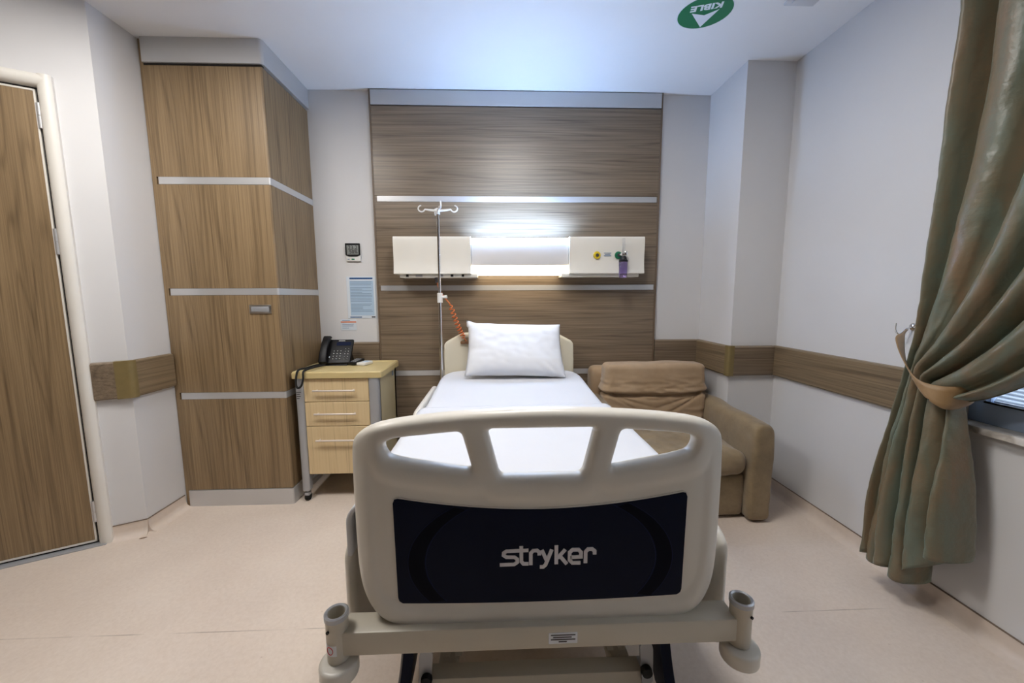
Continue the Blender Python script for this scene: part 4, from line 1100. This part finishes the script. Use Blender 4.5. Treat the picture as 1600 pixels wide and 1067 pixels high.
# ------------------------------------------------------------------ the bed
BX = 0.112      # centre line of the bed
FY = 0.975      # footboard
def bed():
    r = thing('hospital_bed', (BX, 1.95, 0), 'cream adjustable hospital bed with navy footboard panel', 'bed')
    half = [(0.0, 1.093), (0.13, 1.090), (0.25, 1.083), (0.35, 1.073), (0.415, 1.062), (0.455, 1.047), (0.490, 1.022), (0.506, 0.990), (0.507, 0.90), (0.506, 0.75), (0.502, 0.645), (0.485, 0.578), (0.447, 0.528), (0.388, 0.500), (0.30, 0.488), (0.15, 0.484), (0.0, 0.483)]
    pts = half + [(-x, z) for x, z in half[1:-1]][::-1]
    outer = np.array(catmull(pts, 4))
    def hole(p, rad): return np.array(round_poly(p, rad, 6))
    hc = hole([(-0.143, 1.042), (0.143, 1.042), (0.110, 0.914), (-0.110, 0.914)], [0.012, 0.012, 0.014, 0.014])
    hr = hole([(0.211, 1.037), (0.385, 1.022), (0.416, 1.010), (0.405, 0.973), (0.355, 0.960), (0.182, 0.931)], [0.014, 0.03, 0.03, 0.03, 0.04, 0.012])
    hl = hr * np.array([-1, 1])
    def f2(P):
        d = seg_dist(P, outer)
        for h in (hc, hr, hl): d = np.maximum(d, -seg_dist(P, h))
        return d
    def hf(d2):
        t = np.clip((d2 + 0.075) / 0.035, 0, 1); t = t * t * (3 - 2 * t)
        return 0.020 + 0.009 * t
    def warp(W):
        W = W.copy(); ax = np.maximum(0, np.abs(W[:, 0]) - 0.40)
        W[:, 1] += 3.6 * ax ** 2 + 0.05 * np.maximum(0, W[:, 2] - 0.90)
        W[:, 0] += BX; return W
    fb = slab_nets(f2, (-0.52, 0.47), (0.52, 1.11), hf, 0.020, 0.0055, 0.032, FY, warp, 'xz', 2).build('footboard', 'cream', r, angle=180)
    yf = FY - 0.020
    fr = ((BX, yf, 0), (1, 0, 0), (0, 0, 1))
    def navy_outline(e):
        top = [(x, 0.826 + 0.040 * (abs(x) / 0.388) ** 1.9 + e) for x in np.linspace(0.378, -0.378, 21)]
        bot = [(x, 0.560 + 0.008 * (abs(x) / 0.388) ** 2 - e) for x in np.linspace(-0.374, 0.374, 15)]
        cl = [(-0.386 - e, 0.862), (-0.390 - e, 0.852), (-0.386 - e, 0.584), (-0.383 - e, 0.574)]
        crn = [(-x, z) for x, z in cl][::-1]
        return top + cl + bot + crn
    G().prism(navy_outline(0.004), fr, -0.004, 0.0018).build('panel_bezel', 'cream', fb, smooth=False)
    nv = G().prism(navy_outline(0.0), fr, -0.002, 0.0032).build('navy_panel', 'navy', fb, smooth=False)
    # dark ring printed on the panel: two arcs clipped by the panel
    for nm, m, ra, rb in (('ring_print', 'navy2', (0.312, 0.195), (0.355, 0.207)), ('ring_line', 'navyline', (0.3085, 0.193), (0.312, 0.195)), ('ring_line', 'navyline', (0.355, 0.207), (0.3575, 0.2085))):
        for sg in (-1, 1):
            g = G(); n = 120
            for k in range(n):
                q = []
                for t, rr in ((k / n, ra), ((k + 1) / n, ra), ((k + 1) / n, rb), (k / n, rb)):
                    a = -math.pi / 2 + math.pi * t; q.append((sg * rr[0] * math.cos(a), 0.680 + rr[1] * math.sin(a)))
                if all(0.562 + 0.008 * (abs(x) / 0.388) ** 2 < z < 0.825 + 0.040 * (abs(x) / 0.388) ** 1.9 for x, z in q): g.prism(q, fr, 0.003, 0.0038)
            g.build(nm, m, nv, smooth=False)
    # lettering
    L = [[(54.2, 43.9), (61.6, 43.7), (63.2, 42.6), (63.2, 41.0), (61.8, 39.9), (57.6, 39.8), (56.2, 38.8), (56.3, 37.6), (57.6, 36.7), (69.0, 36.3)],
         [(65.3, 34.0), (65.3, 42.2), (66.4, 43.5), (69.0, 43.5)],
         [(70.2, 44.2), (70.2, 37.8), (71.4, 36.5), (73.4, 36.4), (74.6, 37.4), (74.6, 39.0)],
         [(75.9, 36.2), (78.8, 42.8)], [(81.0, 36.0), (77.8, 44.2), (76.6, 45.2), (74.9, 45.2)],
         [(83.4, 33.8), (83.4, 43.8)], [(84.0, 40.6), (88.0, 36.0)], [(85.2, 39.4), (88.9, 43.8)],
         [(90.6, 40.2), (96.2, 40.0), (96.2, 37.6), (94.9, 36.2), (91.8, 36.2), (90.3, 37.6), (90.3, 41.7), (91.8, 43.2), (96.0, 43.2)],
         [(98.6, 43.4), (98.6, 37.3), (99.8, 36.0), (102.0, 35.9), (103.3, 37.0), (103.3, 38.8)]]
    g = G()
    for k, s in enumerate(L):
        p = [((u - 79.0) / 49.6 * 0.258 + 0.016, 0.723 - (v + (u - 79) * 0.017 - 33.9) / 11.5 * 0.062) for u, v in s]
        stroke_poly(g, p, 0.0098, fr, 0.003, 0.0044 + k * 0.00012)
    g.build('lettering', 'logo', nv, smooth=False)
    # end beam with its tubes and roller bumpers
    bm_ = G().box(BX - 0.535, BX + 0.535, 0.925, 0.995, 0.442, 0.510, 0.005, 2).build('end_beam', 'bedframe', r)
    G().box(0.128, 0.206, 0.9235, 0.926, 0.458, 0.490, 0.0008, 1).build('label_sticker', 'white_print', bm_)
    ln = G()
    for k, (a, w) in enumerate(((0.134, 0.066), (0.140, 0.05), (0.134, 0.066), (0.155, 0.022))): ln.box(a, a + w, 0.9228, 0.924, 0.4825 - k * 0.0065, 0.4855 - k * 0.0065)
    ln.build('sticker_print', 'ink_dark', bm_, smooth=False)
    for i, x in enumerate((BX - 0.548, BX + 0.553)):
        y = 0.945
        prof = [(0.022, 0.005), (0.022, 0.128), (0.026, 0.131), (0.030, 0.128), (0.0305, 0.116), (0.0285, 0.112), (0.0285, 0.0), (0.0, 0.0)]
        tb = G().lathe(prof, (x, y, 0.425), 28).build('accessory_tube', 'bedframe', r, angle=40)
        G().lathe([(0.0225, 0.105), (0.0225, 0.130), (0.027, 0.133), (0.0308, 0.130), (0.0308, 0.118)], (x, y, 0.425), 28).build('tube_liner', 'alu_leg', tb, angle=40)
        G().cyl((x + (0.012 if i else -0.012), y - 0.024, 0.520), (x + (0.014 if i else -0.014), y - 0.030, 0.520), 0.004, 10).build('bolt_hole', 'black', tb)
        G().lathe([(0.0, 0.0), (0.044, 0.0), (0.0485, 0.003), (0.050, 0.008), (0.050, 0.036), (0.0488, 0.0405), (0.0455, 0.0432), (0.040, 0.0442), (0.0, 0.0455)], (x + (0.000 if i else 0.002), y - 0.006, 0.378), 32).build('bumper', 'cream', r, angle=40)
    st = G()
    x, y = BX - 0.548, 0.945
    rows = [[(x + 0.0291 * math.cos(a), y + 0.0291 * math.sin(a), z) for a in [math.radians(215 + 70 * k / 8) for k in range(9)]] for z in (0.452, 0.482)]
    st.grid(rows).build('round_sticker', 'white_print', r)
    ring = [(x + 0.0295 * math.cos(math.radians(248 + 18 * math.cos(t))), y + 0.0295 * math.sin(math.radians(248 + 18 * math.cos(t))), 0.467 + 0.0105 * math.sin(t)) for t in [2 * math.pi * k / 24 for k in range(24)]]
    G().tube(ring, 0.0010, 6, True).build('sticker_print', 'red', r)
    # frame, base and lift
    g = G()
    for x in (BX - 0.40, BX + 0.34): g.box(x, x + 0.06, 0.99, 2.84, 0.50, 0.56, 0.004)
    g.box(BX - 0.40, BX + 0.40, 2.80, 2.86, 0.50, 0.56, 0.004)
    g.build('side_rails_frame', 'bedframe', r)
    G().box(BX - 0.46, BX + 0.46, 1.04, 2.84, 0.575, 0.632, 0.01).build('mattress_deck', 'bedframe', r)
    b0 = G().box(BX - 0.335, BX + 0.335, 1.070, 1.125, 0.120, 0.205, 0.004).build('base_beam', 'bedframe', r)
    b1 = G().box(BX - 0.335, BX + 0.335, 2.55, 2.62, 0.120, 0.205, 0.004).build('base_beam', 'bedframe', r)
    for x in (BX - 0.318, BX + 0.258): G().box(x, x + 0.060, 1.12, 2.56, 0.125, 0.185, 0.003).build('base_rail', 'bedframe', r)
    for x in (BX - 0.300, BX + 0.240):
        for q in (0, 1):
            xa = x + q * 0.038
            G().prism([(1.13, 0.22), (1.20, 0.22), (1.95, 0.50), (1.88, 0.50)], ((xa, 0, 0), (0, 1, 0), (0, 0, 1)), 0.0, 0.022).build('lift_arm', 'bedframe', r, smooth=False)
    for sg in (-1, 1):
        x = BX + sg * 0.345
        pv = G().prism(round_poly([(-0.016, 0.175), (0.018, 0.175), (0.030, 0.31), (0.000, 0.325), (-0.012, 0.30)], 0.012, 5), ((x + sg * 0.004, 1.062, 0), (-sg, 0, 0), (0, 0, 1)), -0.005, 0.005).build('pivot_plate', 'alu_leg', r, angle=50)
        G().lathe([(0.0, -0.010), (0.015, -0.010), (0.018, 0.0), (0.016, 0.012), (0.0, 0.015)], (0, 0, 0), 20, mx=Matrix.Translation((x - sg * 0.006, 1.050, 0.228)) @ Matrix.Rotation(math.pi / 2, 4, 'X')).build('pivot_knob', 'rubber', pv)
        # navy side cover of the base, bowing outwards towards the floor
        rows = []
        for k in range(13):
            t = k / 12; z = 0.47 - 0.40 * t; xo = x + sg * (0.018 + 0.055 * t ** 1.8); ya = 1.035 - 0.015 * t
            rows.append([(xo, ya, z), (xo + sg * 0.030, ya, z), (xo + sg * 0.038, ya + 0.02, z), (xo + sg * 0.038, 1.16, z), (xo, 1.16, z)])
        cv = G().grid(rows, True); m = len(rows); cv.f.append((0, 1, 2, 3, 4)); cv.f.append(tuple((m - 1) * 5 + q for q in range(5)))
        cv.build('navy_cover', 'navy', r, angle=35)
    for x in (BX - 0.36, BX + 0.36):
        for y in (1.13, 2.62):
            c = G(); c.box(x - 0.018, x + 0.018, y - 0.03, y + 0.03, 0.10, 0.17, 0.008); cc = c.build('caster', 'alu_leg', r)
            G().cyl((x - 0.014, y, 0.0665), (x + 0.014, y, 0.0665), 0.066, 26).build('wheel', 'rubber', cc)
    # headboard
    hh = [(0.0, 1.122), (0.25, 1.120), (0.36, 1.114), (0.470, 1.055), (0.487, 1.035), (0.490, 0.95), (0.490, 0.62), (0.47, 0.60), (0.0, 0.60)]
    hp = hh + [(-x, z) for x, z in hh[1:-1]][::-1]
    ho = np.array(round_poly(hp, 0.03, 4))
    gl = np.array(round_poly([(-0.345, 1.075), (-0.20, 1.085), (-0.20, 1.040), (-0.345, 1.030)], 0.02, 5)); gr = gl * np.array([-1, 1])
    HX = 0.082
    def h2(P): return np.maximum(np.maximum(seg_dist(P, ho), -seg_dist(P, gl)), -seg_dist(P, gr))
    def hwarp(W):
        W = W.copy(); ax = np.maximum(0, np.abs(W[:, 0]) - 0.30); W[:, 1] -= 1.6 * ax ** 2; W[:, 0] += HX; return W
    slab_nets(h2, (-0.50, 0.59), (0.50, 1.13), lambda d: 0.016 + 0 * d, 0.013, 0.0075, 0.018, 2.925, hwarp, 'xz', 2).build('headboard', 'headcream', r, angle=180)
    # lowered side rails: foot end and head end, each side
    def side_rail(x0, y0, y1, z0, z1):
        P = np.array(round_poly([(y0, z0), (y1, z0), (y1, z1 - 0.02), (y1 - 0.08, z1), (y0 + 0.05, z1), (y0, z1 - 0.03)], 0.035, 5))
        slot = np.array(round_poly([(y0 + 0.15, z1 - 0.11), (y1 - 0.15, z1 - 0.11), (y1 - 0.15, z1 - 0.06), (y0 + 0.15, z1 - 0.06)], 0.02, 4))
        f = lambda Q: np.maximum(seg_dist(Q, P), -seg_dist(Q, slot))
        def wp(W): return np.stack([W[:, 1] + x0, W[:, 0], W[:, 2]], 1)
        slab_nets(f, (y0, z0), (y1, z1), lambda d: 0.017 + 0 * d, 0.015, 0.010, 0.019, 0.0, wp, 'xz', 2).build('side_rail', 'cream', r, angle=180)
    side_rail(BX - 0.552, 1.045, 1.80, 0.30, 0.675); side_rail(BX + 0.563, 1.045, 1.80, 0.30, 0.675)
    side_rail(BX - 0.552, 1.95, 2.66, 0.44, 0.785); side_rail(BX + 0.522, 1.95, 2.66, 0.30, 0.640)
bed()

def mat_top(x, y):
    """height of the mattress top"""
    t = min(1, max(0, (y - 1.9) / 0.95)); return 0.792 + 0.048 * t * t * (3 - 2 * t)
MX0, MX1, MY0, MY1 = -0.415, 0.598, 1.030, 2.885
def bedding():
    P = np.array(round_poly([(MX0, MY0), (MX1, MY0), (MX1, MY1), (MX0, MY1)], [0.05, 0.05, 0.25, 0.25], 10))
    def warp(W):
        W = W.copy()
        for i in range(len(W)):
            t = (W[i, 2] - 0.635) / 0.157
            W[i, 2] += (mat_top(W[i, 0], W[i, 1]) - 0.792) * t + (0.004 * fbm(W[i, 0] * 4, W[i, 1] * 4, 2.0) if t > 0.8 else 0)
        return W
    o = slab_nets(lambda Q: seg_dist(Q, P), (MX0, MY0), (MX1, MY1), lambda d: 0.0785 + 0 * d, 0.045, 0.0125, 0.08, 0.7135, warp, 'xy', 2).build('mattress', 'sheet', angle=180)
    tag(o, 'white sheeted mattress on the hospital bed', 'mattress')
    # covering sheet turned down below the pillow
    rows = []; ys = np.linspace(1.965, 1.035, 60)
    w0, w1 = MX0 - 0.008, MX1 + 0.008; rr = 0.05
    for k, y in enumerate(ys):
        row = []; zt = mat_top(0, y) + 0.008
        prof = [(w0, zt - 0.15 + j * 0.012) for j in range(9)]
        prof += [(w0 + rr - rr * math.cos(a), zt - rr + rr * math.sin(a)) for a in [math.pi / 2 * j / 7 for j in range(8)]]
        prof += [(w0 + rr + (w1 - w0 - 2 * rr) * j / 40, zt) for j in range(1, 40)]
        prof += [(w1 - rr + rr * math.sin(a), zt - rr + rr * math.cos(a)) for a in [math.pi / 2 * j / 7 for j in range(8)]]
        prof += [(w1, zt - 0.054 - j * 0.012) for j in range(9)]
        for j, (x, z) in enumerate(prof):
            edge = math.exp(-((1.965 - y) / 0.02) ** 2)
            yy = y + 0.02 * math.sin(x * 3.0 + 0.6) * math.exp(-((1.965 - y) / 0.25) ** 2) + (0.012 * fbm(x * 6, 1, 1)) * edge
            row.append((x, yy, z + 0.0025 * fbm(x * 7, y * 5, 1.5) + 0.003 * edge))
        rows.append(row)
    o = G().grid(rows).build('top_sheet', 'sheet', angle=180)
    md = o.modifiers.new('thickness', 'SOLIDIFY'); md.thickness = 0.012; md.offset = 1
    tag(o, 'white folded top sheet covering the foot half of the mattress', 'bed sheet')
    # pillow leaning on the headboard
    w, h, th = 0.345, 0.205, 0.085
    base = Vector((0.116, 2.660, 1.020)); up = Vector((0.0, 0.215, 0.335)).normalized(); rt = Vector((1, 0, -0.026)).normalized(); nn = rt.cross(up).normalized()
    vs = {1: [], -1: []}; n = 48
    for sgn in (1, -1):
        rows = []
        for j in range(n + 1):
            row = []
            for i in range(n + 1):
                u, v = 2 * i / n - 1, 2 * j / n - 1
                tk = max(0, (1 - abs(u) ** 3.2)) ** 0.55 * max(0, (1 - abs(v) ** 3.0)) ** 0.55
                x = u * w * (1 - 0.045 * (1 - v * v) * abs(u) ** 3 - 0.03 * (v + 1) / 2 * abs(u)); y = v * h * (1 - 0.06 * (1 - u * u) * abs(v) ** 3)
                if u < -0.8 and v > 0.8: y += 0.022 * ((-u - 0.8) / 0.2) * ((v - 0.8) / 0.2); x -= 0.01 * ((-u - 0.8) / 0.2)
                d = th * tk * (1.0 - 0.18 * v)
                if tk > 0: d += 0.006 * fbm(u * 2.6, v * 2.6, sgn) * min(1, tk * 3) + 0.004 * fbm(u * 7 + 3, v * 5, sgn * 2) * min(1, tk * 2)
                # creases in the lower corner
                c = math.exp(-(((u - 0.72) / 0.22) ** 2 + ((v + 0.78) / 0.16) ** 2)); d += 0.010 * c * math.sin(u * 26 + v * 18)
                row.append(base + rt * x + up * y + nn * (d * sgn))
            rows.append(row)
        vs[sgn] = rows
    g = G().grid([[tuple(p) for p in row] for row in vs[1]])
    g.grid([[tuple(p) for p in row] for row in vs[-1]])
    o = g.build('pillow', 'pillow', angle=180)
    bm = bmesh.new(); bm.from_mesh(o.data); bmesh.ops.remove_doubles(bm, verts=bm.verts, dist=0.0004); bmesh.ops.recalc_face_normals(bm, faces=bm.faces); bm.to_mesh(o.data); bm.free()
    tag(o, 'plump white pillow leaning against the headboard', 'pillow')
bedding()

# ------------------------------------------------------------------ infusion pole and call cord
def infusion_pole():
    x, y = -0.425, 2.855
    r = thing('infusion_pole', (x, y, 0.52), 'chrome infusion pole with white hooks at the bed head', 'infusion pole')
    G().cyl((x, y, 0.46), (x, y, 1.40), 0.0140, 20).build('lower_pole', 'chrome', r)
    G().cyl((x, y, 1.38), (x, y, 1.985), 0.0110, 20).build('upper_pole', 'chrome', r)
    c = G(); c.cyl((x, y, 1.345), (x, y, 1.415), 0.020, 20); cl = c.build('clamp', 'white_plastic', r)
    G().cyl((x, y, 1.385), (x + 0.052, y - 0.012, 1.388), 0.008, 12, 0.012).build('clamp_screw', 'white_plastic', cl)
    G().cyl((x, y, 1.975), (x, y, 2.018), 0.016, 18, 0.013).build('hook_hub', 'white_plastic', r)
    for k, a in enumerate((0.06, math.pi - 0.05, math.pi / 2 + 0.3, -math.pi / 2 + 0.3)):
        d = Vector((math.cos(a), math.sin(a), 0)); o = Vector((x, y, 2.0))
        pts = [o + d * 0.008, o + d * 0.05 + Vector((0, 0, 0.004)), o + d * 0.092 + Vector((0, 0, 0.010))]
        for j in range(11):
            t = math.radians(-165 + 25 * j); pts.append(o + d * (0.116 + 0.024 * math.cos(t)) + Vector((0, 0, 0.016 + 0.022 * math.sin(t))))
        G().tube(pts, [0.009, 0.008, 0.006] + [0.0052] * 10 + [0.004], 10).build('hook', 'white_plastic', r)
    G().box(x - 0.02, x + 0.08, y - 0.025, y + 0.025, 0.47, 0.50, 0.004).build('bracket', 'bedframe', r)
infusion_pole()

def call_cord():
    r = thing('call_cord', (-0.36, 2.83, 1.10), 'orange coiled call cord hanging from the head unit', 'cord')
    top = Vector((-0.445, 2.885, 1.520)); a = Vector((-0.352, 2.850, 1.335)); b = Vector((-0.262, 2.885, 1.085))
    G().cyl((top.x, top.y, 1.492), (top.x, top.y, 1.530), 0.016, 14, 0.020).build('plug', 'ink_dark', r)
    G().tube(catmull([(top.x, top.y, 1.495), (-0.438, 2.875, 1.46), (-0.405, 2.862, 1.40), tuple(a)], 6, False), 0.0048, 8).build('straight_lead', 'orange', r)
    n = 10; pts = []; ax = (b - a).normalized(); p = ax.orthogonal().normalized(); q = ax.cross(p)
    for k in range(n * 14 + 1):
        t = k / (n * 14); ang = 2 * math.pi * n * t
        pts.append(a + (b - a) * t + (p * math.cos(ang) + q * math.sin(ang)) * 0.016 * min(1, t * 12) + Vector((0, 0, -0.02 * math.sin(math.pi * t))))
    G().tube(pts, 0.0046, 6).build('coil', 'orange', r)
    G().tube(catmull([tuple(b), (-0.235, 2.895, 1.05), (-0.20, 2.885, 1.052)], 6, False), 0.0048, 8).build('lead_end', 'orange', r)
    G().box(-0.285, -0.20, 2.882, 2.902, 1.030, 1.055, 0.008, 3).build('hand_switch', 'brown', r)
call_cord()
